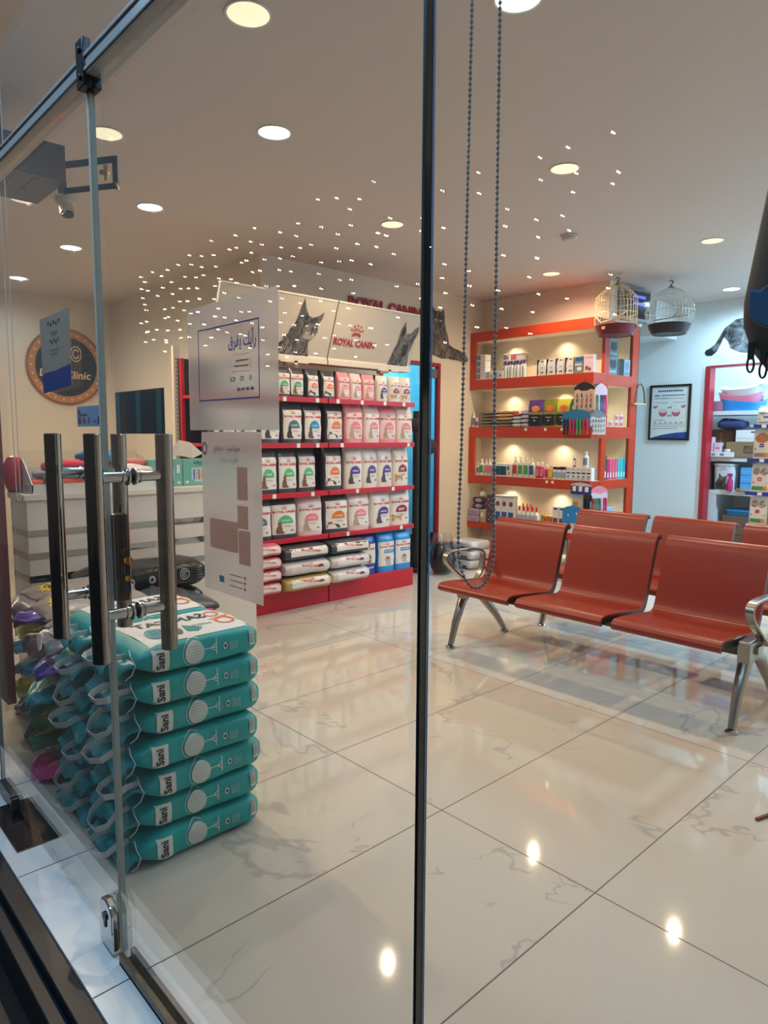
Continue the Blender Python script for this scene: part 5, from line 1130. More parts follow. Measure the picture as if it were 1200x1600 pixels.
for a, b, w, h in ((.0, .176, .10, .013), (.0, .150, .05, .011), (.0, .130, .07, .012), (.0, .108, .07, .006), (.0, .098, .06, .006)):
    for q in range(5): put_disc(m, a-w/2+w*(q+.5)/5, b+h*.2*(-1)**q, w*.08, h*.32, lambda a, b: f(a, b)+Vector((0, -.0003, 0)), 0, 8, .4, 2*PI-.6, .5)
m.build('faded_arabic_lines', mat('ink_navy', (44, 50, 84), .5), t)
t = thing('payment_sticker', 'pale blue payment card sticker on the left door glass, below the round sign', 'sticker', (-.775, GI, 1.335))
m = MB(); m.box(-.093, .088, 0, .0008, 0, .05); m.build('sticker', mat('sticker_blue', (150, 190, 232), .4), t)
m = MB(); put_rect(m, -.085, -.068, .030, .042, GF()); put_rect(m, .044, .062, .006, .024, GF()); put_rect(m, -.085, -.066, .008, .022, GF()); m.build('blue_marks', mat('ink_deep', (24, 60, 130), .4), t)
m = MB(); put_rect(m, -.085, -.068, .024, .031, GF(.0002)); m.build('green_mark', GRN, t)
m = MB(); put_disc(m, -.045, .015, .010, .008, GF(), 0, 12); put_rect(m, .015, .035, .012, .015, GF()); m.build('red_marks', PRR, t)
m = MB(); put_text(m, 'mada', -.045, .030, .04, .008, GF(), 0, .02, res=1); put_text(m, 'Pay', .074, .015, .018, .009, GF(), 0, .01, res=1); put_text(m, '$', -.012, .015, .012, .014, GF(), 0, 0, res=1); m.build('dark_lettering', PRK, t)
t = thing('dark_sticker', 'dark blue-black panel with three teal stripes stuck on the right door glass', 'sticker', (-.50, GI, 1.318))
m = MB(); m.box(-.122, .122, 0, .0012, 0, .092); m.build('panel', mat('panel_navy', (14, 34, 46), .3), t)
m = MB()
for x in (-.108, .0, .10): put_rect(m, x-.012, x+.012, .002, .090, GF())
m.build('teal_stripes', mat('stripe_teal', (46, 110, 110), .35), t)
# ------------------------------------------------------------------ bead chains of the blinds
def beads(name, label, pts, step, r, col):
    P = [Vector(p) for p in pts]; m = MB(); m.tube(P, r*.35, 5, closed=False)
    L = [0]
    for a, b in zip(P, P[1:]): L.append(L[-1]+(b-a).length)
    d = 0; k = 0
    while d < L[-1]:
        while k < len(L)-2 and L[k+1] < d: k += 1
        q = P[k].lerp(P[k+1], (d-L[k])/max(1e-6, L[k+1]-L[k])); m.sphere(q, r, 4); d += step
    o = m.build(name, col); tag(o, label, 'blind chain'); return o
BC = mat('bead_grey_blue', (120, 120, 122), .35); y = -1.0
loop = [(.330, y, 2.74), (.326, y, 1.9), (.321, y, 1.30), (.318, y, 1.20)]+[(.349-.031*math.cos(q*PI/12), y, 1.165-.055*math.sin(q*PI/12)) for q in range(13)]+[(.379, y, 1.20), (.375, y, 1.4), (.370, y, 1.9), (.368, y, 2.74)]
beads('bead_chain', 'long grey bead chain loop of a blind hanging right of the black glass joint', loop, .0068, .0026, BC)
y = -.99
loop = [(-1.85, y, 2.74), (-1.84, y, 1.12)]+[(-1.815-.022*math.cos(q*PI/8), y, 1.09-.02*math.sin(q*PI/8)) for q in range(9)]+[(-1.79, y, 1.12), (-1.775, y, 2.74)]
beads('bead_chain', 'white bead chain loop hanging at the far left edge inside the glass', loop, .0062, .0024, mat('bead_white', (205, 205, 200), .35))
t = thing('hanging_pet_carrier', 'black soft carrier with blue pocket and zip pulls, cut by the right edge', 'bag', (.800, -.80, 1.380), 0)
m = MB(); R = []
for i in range(15):
    z = i/14; w = .203*(1-.22*max(0, (.22-z)/.22)**2)-.060*z; dd = .07*(1-.4*max(0, (z-.7)/.3)**2)*(1-.35*max(0, (.12-z)/.12)**2)
    R.append([(sup(2*PI*j/32, w, dd, 3.2)[0], sup(2*PI*j/32, w, dd, 3.2)[1], .012+z*.40) for j in range(32)])
m.rings(R); m.build('body', mat('carrier_black', (7, 8, 12), .6), t, ang=70)
m = MB(); m.prism([(x, -.079, z) for x, z in [(-.164, .104), (-.164, .080), (-.156, .064), (-.139, .056), (.13, .050), (.156, .07), (.156, .118), (-.128, .110), (-.135, .103), (-.147, .106), (-.152, .100)]], (0, .016, 0)); m.build('blue_pocket', mat('carrier_blue', (12, 72, 112), .55), t, bevel=.003)
m = MB(); m.prism([(x, -.077, z) for x, z in [(-.125, .200), (-.115, .165), (-.103, .158), (-.02, .158), (-.02, .235), (-.111, .235)]], (0, .012, 0)); m.prism([(x, -.077, z) for x, z in [(-.112, .262), (-.02, .262), (-.02, .34), (-.088, .34)]], (0, .012, 0)); m.build('grey_letter_print', mat('carrier_grey', (78, 92, 110), .55), t)
for x, l in ((-.170, .022), (-.156, .034)):
    z = .036; m = MB(); m.box(x-.003, x+.003, -.045, -.040, z-l*.35, z+.012); m.tube([(x+.0038*math.cos(q*PI/6), -.042, z-l*.62+.009*math.sin(q*PI/6)) for q in range(12)], .0014, 6, closed=True); m.build('zip_pull', mat('carrier_black', (7, 8, 12), .6), t)
m = MB(); m.tube([(-.02, 0, .40), (-.01, 0, 1.0), (-.01, 0, 1.355)], .008, 8); m.build('strap', mat('carrier_black', (7, 8, 12), .6), t)
# thin wire at the rail
m = MB(); m.tube([(-.36, -1.16, 2.40), (-.345, -1.17, 2.25), (-.335, -1.165, 2.14), (-.33, -1.155, 2.12)], .0022, 6); m.tube([(-.345, -1.166, 2.155), (-.336, -1.165, 2.12)], .006, 8)
o = m.build('thin_wire', DARKM); tag(o, 'thin dark wire dangling onto the aluminium rail near the clamp', 'wire')
# ------------------------------------------------------------------ metal box over the entrance
t = thing('metal_vent_box', 'grey sheet-metal box with slotted underside mounted high at the left', 'vent box', (-2.28, -.61, 2.40))
MG = mat('sheet_metal_grey', (74, 64, 54), .42, .5)
m = MB(); m.box(-.40, 0, -.46, 0, 0, .150); m.build('case', MG, t, bevel=.004)
m = MB()
for i in range(4):
    for j in range(5): m.box(-.36+i*.085, -.30+i*.085, -.40+j*.07, -.385+j*.07, -.0015, -.0002)
m.build('vent_slots', BLACKP, t)
m = MB(); m.cyl((-.02, -.028, .130), (.002, -.028, .130), .006, 10); m.build('screw', DARKM, t)
m = MB(); m.box(-.20, -.09, .0, .015, .03, .12); m.obox((.02, .09, .100), (.115, .07, .0), (.0015, -.003, 0), (0, 0, .014)); m.obox((.02, .09, -.010), (.115, .07, .0), (.0015, -.003, 0), (0, 0, .012)); m.obox((.135, .160, .045), (.010, .007, 0), (.0015, -.003, 0), (0, 0, .068)); m.box(-.11, -.09, .0, .03, -.02, .11)
m.build('bracket_arm', mat('bracket_dark', (50, 46, 44), .4, .6), t)
m = MB(); m.tube([(.10, .13, .075), (.11, .135, .05), (.105, .13, .01)], [.010, .012, .008], 10); m.tube([(.08, .12, .05), (.11, .135, .045)], .013, 10); m.tube([(.14, .16, .0), (.145, .165, -.03)], .006, 8)
m.build('brass_latch', mat('brass_pale', (200, 170, 120), .3, .9), t)
m = MB(); m.cyl((-.2, -.2, .150), (-.2, -.2, .355), .012, 10); m.build('hanger', MG, t)
# ------------------------------------------------------------------ round clinic sign
t = thing('round_sign', 'round dark clinic sign with tan scalloped rim on the far left wall', 'sign', (X0, .895, 2.035), 0)
RX = .405
m = MB(); n = 64
def disc_x(m, r, x0, x1, mi=0): m.rings([[(x0, r*math.cos(2*PI*j/n), r*math.sin(2*PI*j/n)) for j in range(n)], [(x1, r*math.cos(2*PI*j/n), r*math.sin(2*PI*j/n)) for j in range(n)]], mi, smooth=False)
disc_x(m, RX, .0, .03); m.build('rim', mat('sign_tan', (178, 120, 66), .4, var=(6, .12)), t, bevel=.004)
m = MB(); disc_x(m, RX*.985, .03, .031); m.build('rim_edge', mat('sign_brown', (122, 74, 38), .4), t)
m = MB(); disc_x(m, RX*.955, .031, .033); m.build('rim_band', mat('sign_tan2', (196, 136, 78), .4, var=(6, .12)), t)
m = MB(); disc_x(m, RX*.78, .033, .036); m.build('dark_disc', mat('sign_slate', (34, 38, 46), .45), t)
f = lambda a, b: Vector((.0368, a, b))
m = MB()
for k in range(26):
    q = 2*PI*k/26; put_disc(m, RX*.87*math.cos(q), RX*.87*math.sin(q), .011, .011, lambda a, b: Vector((.0338, a, b)), 0, 10)
m.build('rim_dots', mat('sign_cream', (228, 206, 176), .4), t)
m = MB()
put_text(m, 'Lu', -.215, -.075, .115, .080, f, 0, .02, res=3, shear=.15); put_text(m, 'Clinic', .115, -.085, .27, .085, f, 0, .02, res=3, shear=.15)
put_disc(m, .10, .14, .06, .085, f, 0, 24, 0, 2*PI-.01, .86); put_disc(m, .10, .14, .036, .052, f, 0, 20, .5, 2*PI-.2, .72); m.build('sign_lettering', mat('sign_cream', (228, 206, 176), .4), t)
# ------------------------------------------------------------------ things on the desk
DZ = 1.001
t = thing('display_tray', 'white card tray with clear sides on the left of the desk', 'tray', (-3.09, -.28, DZ))
m = MB(); m.box(-.13, .13, -.34, .34, 0, .006); m.box(.122, .13, -.34, .34, .006, .048); m.box(-.13, -.122, -.34, .34, .006, .13); m.prism([(-.13, -.34, .006), (.13, -.34, .006), (.13, -.34, .048), (-.02, -.34, .18), (-.13, -.34, .18)], (0, .006, 0)); m.build('card_tray', mat('tray_white', (222, 220, 216), .4), t)
m = MB(); m.box(-.128, -.124, -.33, .34, .13, .22); m.prism([(-.13, .334, .006), (.13, .334, .006), (.13, .334, .05), (-.02, .334, .18), (-.13, .334, .2)], (0, .004, 0)); m.build('acrylic_sides', glass_mat('acrylic', (.95, .96, .96, 1), 1.5), t)
f = lambda a, b: Vector((.1308, a, b))
m = MB(); put_text(m, 'CAT DRESS', .09, .026, .17, .018, f, 0, .02, res=2); put_disc(m, -.035, .026, .013, .013, f, 0, 16, 0, 2*PI-.01, .7); put_disc(m, -.035, .026, .007, .007, f, 0, 12); m.build('tray_lettering', mat('print_grey', (96, 90, 92), .5), t)
m = MB(); g = lambda a, b: Vector((a, -.3408, b))
for k in range(3): put_rect(m, .0, .10, .014+k*.010, .017+k*.010, g)
m.build('side_lettering', mat('print_grey', (96, 90, 92), .5), t)
def garment(seed, L, W, H, M, loc, rz, lb, stripe=None):
    m = MB(); R = []
    for i in range(15):
        y = -L/2+L*i/14; e = 1-.5*abs(2*i/14-1)**4; r = []
        for j in range(22):
            x, z = sup(2*PI*j/22, W/2*e, H/2*e, 2.4); k = noise.noise(Vector((x*12+seed, y*9, z*30)))*.022
            r.append((x, y, H/2+z*(1+k*14)+k*.5 if z > 0 else max(0.0, H/2+z)))
        R.append(r)
    m.rings(R); o = m.build('folded_garment', M, ang=80); o.location = loc; o.rotation_euler = (.0, 0, rz); tag(o, lb, 'pet clothing', 'folded pet clothes on the desk')
    if stripe:
        mm = MB(); mm.ribbon([(W*.2*math.sin(q*.9), -L*.35+L*.7*q/8, H*1.02+.004*math.sin(q)) for q in range(9)], .012, .002, (1, 0, .2)); mm.build('pattern_stripe', stripe, o)
    return o
CL = lambda n, c: mat(n, c, .75, bump=(90, .4, .003))
garment(1, .30, .20, 0.075, CL('cloth_orange', (206, 84, 54)), (-3.08, -.44, DZ+.008), .2, 'orange folded garment at the bottom left of the tray')
garment(2, .32, .21, 0.075, CL('cloth_slate', (70, 82, 98)), (-3.09, -.16, DZ+.008), -.1, 'slate blue garment at the bottom right of the tray', PRW)
garment(3, .30, .20, 0.068, CL('cloth_grey', (120, 124, 130)), (-3.09, -.42, DZ+.060), -.2, 'grey garment in the middle of the clothes pile', PRR)
garment(4, .34, .20, 0.068, CL('cloth_red', (190, 44, 58)), (-3.10, -.35, DZ+.105), .15, 'red garment on the left of the clothes pile')
garment(5, .30, .20, 0.075, CL('cloth_white', (208, 200, 196)), (-3.08, -.06, DZ+.060), .1, 'white garment with red print on the right of the pile', PRR)
garment(6, .24, .17, 0.075, CL('cloth_blue', (40, 120, 168)), (-3.10, -.22, DZ+.150), .3, 'blue garment on top of the clothes pile')
garment(7, .16, .10, 0.045, CL('cloth_green', (84, 130, 70)), (-3.00, -.50, DZ+.060), 1.2, 'small green garment at the front left of the tray')
garment(8, .22, .15, 0.060, CL('cloth_check', (196, 108, 98)), (-3.12, -.04, DZ+.112), -.2, 'white and red patterned garment topping the right of the pile', PRW)
def lolly():
    t = thing('toothbrush_display', '', 'display box'); m = MB(); m.box(-.05, .05, -.108, .108, 0, .165); m.build('box', mat('mint_card', (112, 176, 160), .4), t, bevel=.002)
    f = lambda a, b: Vector((.0508, a, b)); f2 = lambda a, b: Vector((.0516, a, b)); f3 = lambda a, b: Vector((.0524, a, b))
    m = MB(); put_text(m, 'LOLLY', 0, .142, .07, .018, f, 0, .03, res=2); put_rect(m, -.022, .022, .126, .1275, f); m.build('lettering', mat('print_deep_green', (26, 66, 60), .4), t)
    m = MB(); put_rect(m, -.052, .052, .05, .11, f); put_disc(m, 0, .05, .052, .03, f, 0, 18, PI, 2*PI); m.build('window', mat('window_pale', (190, 206, 204), .2), t)
    for k, c in enumerate((BLU, LBL, PRR, ORA, GRN)): mm = MB(); put_rect(mm, -.040+k*.017, -.032+k*.017, .035, .10, f2); mm.build('toothbrush', c, t)
    m = MB()
    for sg in (-1, 1): put_disc(m, sg*.082, .022, .010, .008, f, 0, 10)
    put_rect(m, .07, .09, .08, .13, f); m.build('white_details', PRW, t); return t
for k, y in enumerate((.155, .375, .595)): place('lolly', lolly, 'mint green toothbrush display box on the desk, %s' % ['leftmost, beside the clothes tray', 'middle one of three', 'partly behind the frosted sheet'][k], 'display box', (-3.07, y, DZ), 0, 'mint toothbrush display boxes')
t = thing('crumpled_paper', 'crumpled cream paper cone standing on the mint boxes', 'paper', (-3.10, .30, DZ+.167))
m = MB(); m.add([(0, -.13, .0), (.03, -.03, .115), (.04, .04, .10), (.03, .13, .03), (.05, .05, .0), (.05, -.05, .02), (-.04, -.05, .05), (-.04, .06, .05)], [(0, 5, 1), (5, 4, 2, 1), (4, 3, 2), (0, 1, 6), (1, 2, 7, 6), (2, 3, 7)])
o = m.build('paper_sheet', mat('paper_cream', (206, 192, 174), .6), t); so = o.modifiers.new('thickness', 'SOLIDIFY'); so.thickness = .002
m = MB(); m.sphere((-.01, .02, .028), .028, 8); m.build('dark_wrapped_item', mat('maroon_wrap', (70, 26, 40), .4), t)
t = thing('red_toy', 'round red toy at the left end of the desk', 'toy', (-3.16, -.68+.03, DZ)); m = MB(); m.lathe([(.03, 0), (.045, .03), (.055, .09), (.05, .15), (.03, .19), (.001, .20)], n=24); m.build('body', mat('toy_red', (190, 36, 50), .35), t)
m = MB(); m.lathe([(.032, .0), (.036, .012), (.03, .02)], n=20); m.build('base', mat('toy_dark', (60, 30, 34), .4), t)
# ------------------------------------------------------------------ bird cages
def cage(x, y, label, kind):
    t = thing('bird_cage', label, 'bird cage', (x, y, CEIL)); W = mat('cage_gold', (232, 212, 160), .35, .1) if kind == 'dome' else mat('cage_silver', (212, 216, 210), .35, .1)
    m = MB(); m.cyl((0, 0, .0), (0, 0, -.035), .0018, 6); m.box(-.04, .04, -.005, .005, -.003, .0); m.build('ceiling_hook', STEEL, t)
    m = MB(); m.tube([(.0+.016*math.cos(q), 0, -.050+.016*math.sin(q)) for q in [PI*.9-(k*PI*1.35/9) for k in range(10)]]+[(0, 0, -.085)], .0042, 8); m.lathe([(.004, -.078), (.034, -.095), (.001, -.098)], n=12); m.build('hook_cap', DARKM, t)
    H0 = -.09
    if kind == 'dome': prof = [(.03, -.095), (.085, -.115), (.14, -.165), (.178, -.205), (.182, -.25), (.182, -.30), (.182, -.35), (.182, -.42), (.178, -.455)]; rb = -.455; nb = 34
    else: prof = [(.03, -.098), (.09, -.125), (.155, -.175), (.20, -.25), (.212, -.31), (.205, -.37), (.178, -.425)]; rb = -.425; nb = 40
    for kx, (rr_, zz) in enumerate(prof[2:-1:2]):
        m = MB(); m.tube([(rr_*math.cos(q*PI/18), rr_*math.sin(q*PI/18), zz) for q in range(36)], .0026, 5, closed=True); m.build('ring_wire', W, t)
    m = MB()
    for k in range(nb):
        a = 2*PI*k/nb; fine = []
        for i in range(len(prof)-1):
            for q in (0, .5): fine.append((prof[i][0]*(1-q)+prof[i+1][0]*q, prof[i][1]*(1-q)+prof[i+1][1]*q))
        fine.append(prof[-1]); m.tube([(r_*math.cos(a), r_*math.sin(a), z_) for r_, z_ in fine], .0018, 4)
    m.build('bar_wires', W, t)
    tm = mat('cage_tray_maroon', (98, 22, 36), .35) if kind == 'dome' else mat('cage_tray_black', (30, 24, 28), .35)
    m = MB(); r0 = prof[-1][0]+.006; m.lathe([(r0-.004, rb+.004), (r0, rb), (r0*.94, rb-.035), (r0*.82, rb-.075), (r0*.80, rb-.085), (r0*.78, rb-.080), (.001, rb-.078)], n=36); m.build('tray', tm, t)
    m = MB(); m.cyl((-.15, .0, rb+.055), (.15, .04, rb+.075), .006, 8); m.build('perch', mat('perch_wood', (196, 176, 140), .6), t)
    if kind == 'dome':
        m = MB(); m.box(-.03, .0, -r0-.003, -r0+.004, rb-.045, rb-.02); m.build('paper_tag', TAN, t)
        m = MB(); m.tube([(-.17, -.05, rb+.1), (-.06, -.15, rb+.02), (.05, -.16, rb+.03), (.15, -.09, rb+.10)], .006, 8); m.build('rope', mat('rope_cream', (200, 190, 160), .7), t)
    else:
        m = MB(); m.tube([(.04, -.03, -.37), (.14, -.05, -.28)], .005, 8); m.build('swing_bar', mat('perch_wood', (196, 176, 140), .6), t)
    return t
cage(-2.26, 4.08, 'gold dome bird cage with maroon tray hanging before the orange unit', 'dome')
cage(-1.98, 4.53, 'round silver bird cage with dark tray hanging right of the gold one', 'ball')
# ------------------------------------------------------------------ screen on the side of the block
t = thing('wall_screen', 'dark screen mounted high on the block beside the gold bird cage', 'screen', (XR+.03, 4.56, 2.575), -.12)
m = MB(); m.box(-.03, .02, -.16, .33, -.155, .150); m.build('housing', mat('screen_silver', (120, 124, 130), .4), t, bevel=.006)
m = MB(); m.box(.02, .0225, -.12, .31, -.125, .125); m.build('glass', mat('screen_dark', (10, 16, 44), .08, spec=.8), t)
m = MB()
for z in (.075, .01): put_rect(m, .04, .24, z-.012, z+.014, lambda a, b: Vector((.0234, a, b)), 0)
m.build('blue_reflections', mat('screen_reflection', (20, 40, 160), .3, emit=(.10, .18, 1.0), es=1.4), t)  # bluish reflections on the dark screen, put in as glowing bars
# ------------------------------------------------------------------ poster and tail picture in the aisle
t = thing('framed_poster', 'black framed veterinary poster on the blue-lit wall', 'poster', (-2.595, YB, 1.59))
m = MB(); fr = .024
for a in ((-.235, .235, .31-fr, .31), (-.235, .235, -.31, -.31+fr), (-.235, -.235+fr, -.31+fr, .31-fr), (.235-fr, .235, -.31+fr, .31-fr)): m.box(a[0], a[1], -.022, -.001, a[2], a[3])
m.build('frame', BLACKP, t)
m = MB(); m.box(-.213, .213, -.012, -.004, -.288, .288); m.build('sheet', mat('poster_paper', (224, 226, 222), .4), t)
f = lambda a, b: Vector((a, -.0128, b)); f2 = lambda a, b: Vector((a, -.0136, b))
m = MB()
for k in range(12): put_rect(m, -.14+k*.024, -.122+k*.024, .232, .252, f)
put_rect(m, -.10, .17, .188, .197, f); put_rect(m, -.18, -.12, .186, .198, f); put_poly(m, [(-.213, -.288), (.213, -.288), (.213, -.215), (.08, -.225), (-.08, -.25), (-.17, -.275)], f); m.build('blue_print', mat('poster_blue', (40, 70, 150), .4), t)
m = MB()
for x in (-.075, .075): put_disc(m, x, -.0, .048, .045, f, 0, 20)
for x in (-.165, .155): put_poly(m, [(x-.028, .07), (x+.028, .085), (x+.018, .055), (x-.01, .045)], f)
m.build('pink_diagrams', mat('poster_pink', (196, 96, 116), .4), t)
m = MB()
for x in (-.075, .075): put_disc(m, x, .022, .046, .024, f2, 0, 16)
m.build('pale_diagrams', mat('poster_pale', (224, 206, 206), .4), t)
m = MB()
for z, a, b in ((.165, -.18, -.02), (.155, -.18, .16), (.11, -.17, -.02), (.11, .04, .17), (-.085, -.18, -.05), (-.155, -.19, .18), (-.18, -.19, .1), (-.13, -.18, .17)): put_rect(m, a, b, z, z+.004, f)
for x, z in ((.0, .055), (.0, -.035)): put_poly(m, [(x-.02, z-.015), (x-.02, z+.012), (x-.008, z+.004), (x+.012, z+.004), (x+.026, z+.022), (x+.018, z-.015), (x+.010, z-.004), (x-.01, z-.004)], f)
for k in range(6): put_rect(m, -.17+k*.06, -.15+k*.06, -.115, -.105, f)
m.build('fine_print', mat('print_grey', (96, 90, 92), .5), t)
t = thing('cat_tail_picture', 'printed tabby tail and hind leg on the wall above the store room door', 'wall picture', (-2.24, YB-.002, 2.20))
m = MB(); tail = [(.0, .03), (.02, -.01), (.07, -.015), (.12, .02), (.155, .09), (.19, .17), (.235, .12), (.26, .05), (.30, .03), (.36, .0), (.43, -.01), (.5, .03), (.62, .02), (.8, .03), (.82, .30), (.6, .36), (.42, .35), (.30, .34), (.245, .30), (.19, .26), (.14, .17), (.10, .10), (.05, .065)]
m.prism([(a, 0, b) for a, b in tail], (0, -.002, 0)); m.build('tabby_print', fur_mat('tabby_blue', (10, 11, 16), (140, 144, 150), 9, (1, 1, 1), .52), t)
m = MB(); put_disc(m, .045, .022, .045, .036, lambda a, b: Vector((a, -.003, b)), 0, 16); m.build('tail_tip', PRK, t)
# ------------------------------------------------------------------ store room shelves and their goods
GRS = mat('shelf_grey_white', (206, 212, 214), .45)
t = thing('store_shelving', 'grey-white shelves inside the store room opening', 'shelving', (-2.5, 6.12, 0)); 
for z in (1.60, 1.10, .735):
    m = MB(); m.box(.02, 1.85, 0, .46, z-.045, z); m.build('shelf', GRS, t, bevel=.003)
m = MB(); m.box(.0, .40, .0, .46, 0, .69); m.build('side_cabinet', GRS, t)
SY = 6.30
def litter_tray(c, H, k, loc, lb):
    m = MB(); R = []
    for s_, z in ((1.0, H), (.86, 0), (.80, .006), (.95, H-.004)):
        R.append([(sup(2*PI*j/40, .22*s_, .15*s_, 4)[0], sup(2*PI*j/40, .22*s_, .15*s_, 4)[1], z+(.028*math.sin(2*PI*j/40*2+k) if z > .05 else 0)) for j in range(40)])
    m.rings(R); o = m.build('litter_tray', c); o.location = loc; tag(o, lb, 'litter tray', 'litter trays on the top store shelf')
litter_tray(SKY, .10, 0, (-1.93, SY, 1.602), 'blue curved litter tray at the bottom of the pile on the top store shelf')
litter_tray(mat('tray_pink', (228, 130, 150), .35), .10, 1, (-1.96, SY, 1.685), 'pink curved litter tray between the blue and the white one')
litter_tray(mat('tray_white2', (222, 224, 226), .35), .09, 2, (-1.94, SY, 1.765), 'white curved litter tray on top of the pink one')
m = MB(); m.lathe([(.07, 0), (.085, .01), (.09, .10), (.075, .11), (.0, .11)], n=20); o = m.build('pet_bowl', mat('bowl_mauve', (150, 90, 110), .4)); o.location = (-2.18, SY-.08, 1.602); tag(o, 'mauve bowl at the left end of the top store shelf', 'bowl')
def sbx(name, key, lb, cat, x, z, W, D, H, M, items=(), y=SY-.08, rz=0):
    o = make_carton(name, W, D, H, M, items, .004); o.location = (x, y, z+.0015); o.rotation_euler = (0, 0, rz); tag(o, lb, cat); return o
CARD = mat('cardboard', (140, 112, 82), .7); CARD2 = mat('cardboard_dark', (108, 84, 64), .7)
sbx('cardboard_box', 0, 'large cardboard box with dark print on the middle store shelf', 'box', -1.80, 1.10, .44, .22, .165, CARD, [('dark_print', mat('box_print', (56, 46, 40), .6), [('r', -.08, .34, .28, .34), ('r', -.08, .34, .68, .74), ('r', -.08, -.06, .28, .74), ('r', .32, .34, .28, .74), ('t', 'PACK', .13, .58, .34, .16), ('t', 'WITH CARE', .13, .42, .34, .12)])])
sbx('cardboard_box', 0, 'smaller cardboard box behind the goods at the left of the middle store shelf', 'box', -2.12, 1.10, .26, .2, .30, CARD2, [('tape', CARD, [('r', -.1, .0, .5, .9)])], y=SY+.05)
sbx('flat_box', 0, 'low white box lying at the front left of the middle store shelf', 'box', -2.08, 1.10, .30, .14, .055, WB, [('grey_print', GREYP, [('d', -.2, .5, .08, .3), ('d', .1, .5, .08, .3)])], y=SY-.14)
sbx('small_pack', 0, 'pink and white pack, left one on the middle store shelf', 'pack', -2.20, 1.156, .08, .07, .16, P_('pale_pink_pack', (220, 196, 206)), [('pink_print', PNK, [('r', -.3, .3, .3, .5)])], y=SY-.15)
sbx('small_pack', 0, 'short pink and white pack right of the taller one, middle store shelf', 'pack', -2.11, 1.156, .08, .07, .10, P_('pale_pink_pack', (220, 196, 206)), [('pink_print', PNK, [('r', -.3, .3, .3, .5)])], y=SY-.15)
m = MB(); m.lathe([(.045, 0), (.05, .005), (.05, .03), (.03, .035), (.0, .035)], n=20); o = m.build('round_tin', WBT); o.location = (-2.0, SY-.15, 1.158); tag(o, 'round white tin lying on the low white box', 'tin')
sbx('white_box', 0, 'white box with dark handle slot standing on the printed cardboard box', 'box', -1.76, 1.267, .34, .2, .125, WB, [('handle_slot', PRK, [('r', -.05, .35, .78, .88)]), ('lines', GREYP, [('r', -.45, .45, .3, .32)])])
garment(31, .30, .16, 0.112, CL('cloth_navy_white', (40, 52, 96)), (-2.0, SY-.08, 1.40), PI/2, 'navy and white cloth bundle above the cardboard boxes', PRW)
t = thing('food_bucket', 'white bucket with tabby cat picture on the lower store shelf', 'bucket', (-2.04, SY-.07, .737))
m = MB(); m.rings([[(sup(2*PI*j/32, .115*s_, .10*s_, 4)[0], sup(2*PI*j/32, .115*s_, .10*s_, 4)[1], z) for j in range(32)] for s_, z in ((.90, 0), (1.0, .27))]); m.build('body', mat('bucket_white', (206, 214, 216), .35), t)
m = MB(); m.rings([[(sup(2*PI*j/32, .12*s_, .105*s_, 4)[0], sup(2*PI*j/32, .12*s_, .105*s_, 4)[1], z) for j in range(32)] for s_, z in ((1.0, .268), (1.02, .275), (1.0, .292))]); m.build('lid', mat('bucket_lid', (190, 200, 204), .35), t)
f = lambda a, b: Vector((a, -.100+(.27-b)*.036, b)); f2 = lambda a, b: f(a, b)+Vector((0, -.001, 0))
m = MB(); put_poly(m, [(-.09, .01), (-.085, .07), (-.06, .11), (-.045, .14), (-.04, .19), (-.02, .155), (.01, .15), (.04, .165), (.035, .12), (.03, .09), (.05, .05), (.05, .01)], f); m.build('cat_picture', FURD, t)
m = MB(); put_text(m, 'ROYAL', -.0, .245, .05, .010, f2, 0, .02, res=1); put_text(m, BRAND, -.0, .228, .08, .008, f2, 0, .02, res=1); m.build('lettering', PRK, t)
t = thing('spray_bottle', 'magenta spray bottle before the white bucket', 'bottle', (-1.95, SY-.20, .737)); m = MB(); m.lathe([(.028, 0), (.03, .01), (.03, .10), (.015, .14), (.015, .155)], n=16); m.build('bottle', MAG, t); m = MB(); m.box(-.03, .018, -.012, .012, .155, .19); m.build('spray_head', MAG, t)
for k in range(3): place('bluebox', lambda: make_carton('blue_box', .20, .2, .085, P_('azure_box', (80, 156, 214)), [('pale_band', LBL, [('r', -.45, .45, .45, .52)])], .006), 'azure box stacked right of the bucket, %s' % ['bottom', 'middle', 'top'][k], 'box', (-1.77, SY-.05, .7365+k*.0865), 0, 'azure boxes on the lower store shelf')
sbx('brown_box', 0, 'dark brown box left of the bucket on the lower store shelf', 'box', -2.24, .735, .12, .2, .27, mat('box_umber', (72, 58, 52), .6), [('edge_print', CARD, [('r', -.3, -.2, .1, .9)])])
m = MB(); m.lathe([(.05, 0), (.075, .012), (.08, .03), (.07, .028), (.04, .01), (.001, .01)], n=24); o = m.build('tan_dish', TAN); o.location = (-1.82, SY-.155, .7365); tag(o, 'shallow tan dish at the front of the lower store shelf', 'dish')
sbx('cardboard_box', 0, 'long brown carton at the bottom of the store room, upper one', 'box', -1.78, .26, .50, .3, .2, CARD2, [('seam', CARD, [('r', -.5, .5, .48, .5)])], y=SY); sbx('cardboard_box', 0, 'long brown carton at the bottom of the store room, lower one', 'box', -1.78, .0, .50, .3, .255, CARD2, [('seam', CARD, [('r', -.5, .5, .48, .5)])], y=SY)
sbx('blue_crate', 0, 'blue crate on the brown cartons under the lowest store shelf', 'crate', -1.76, .462, .46, .28, .07, mat('crate_blue', (20, 90, 130), .4), [('rim', SKY, [('r', -.5, .5, .75, .9)])], y=SY)
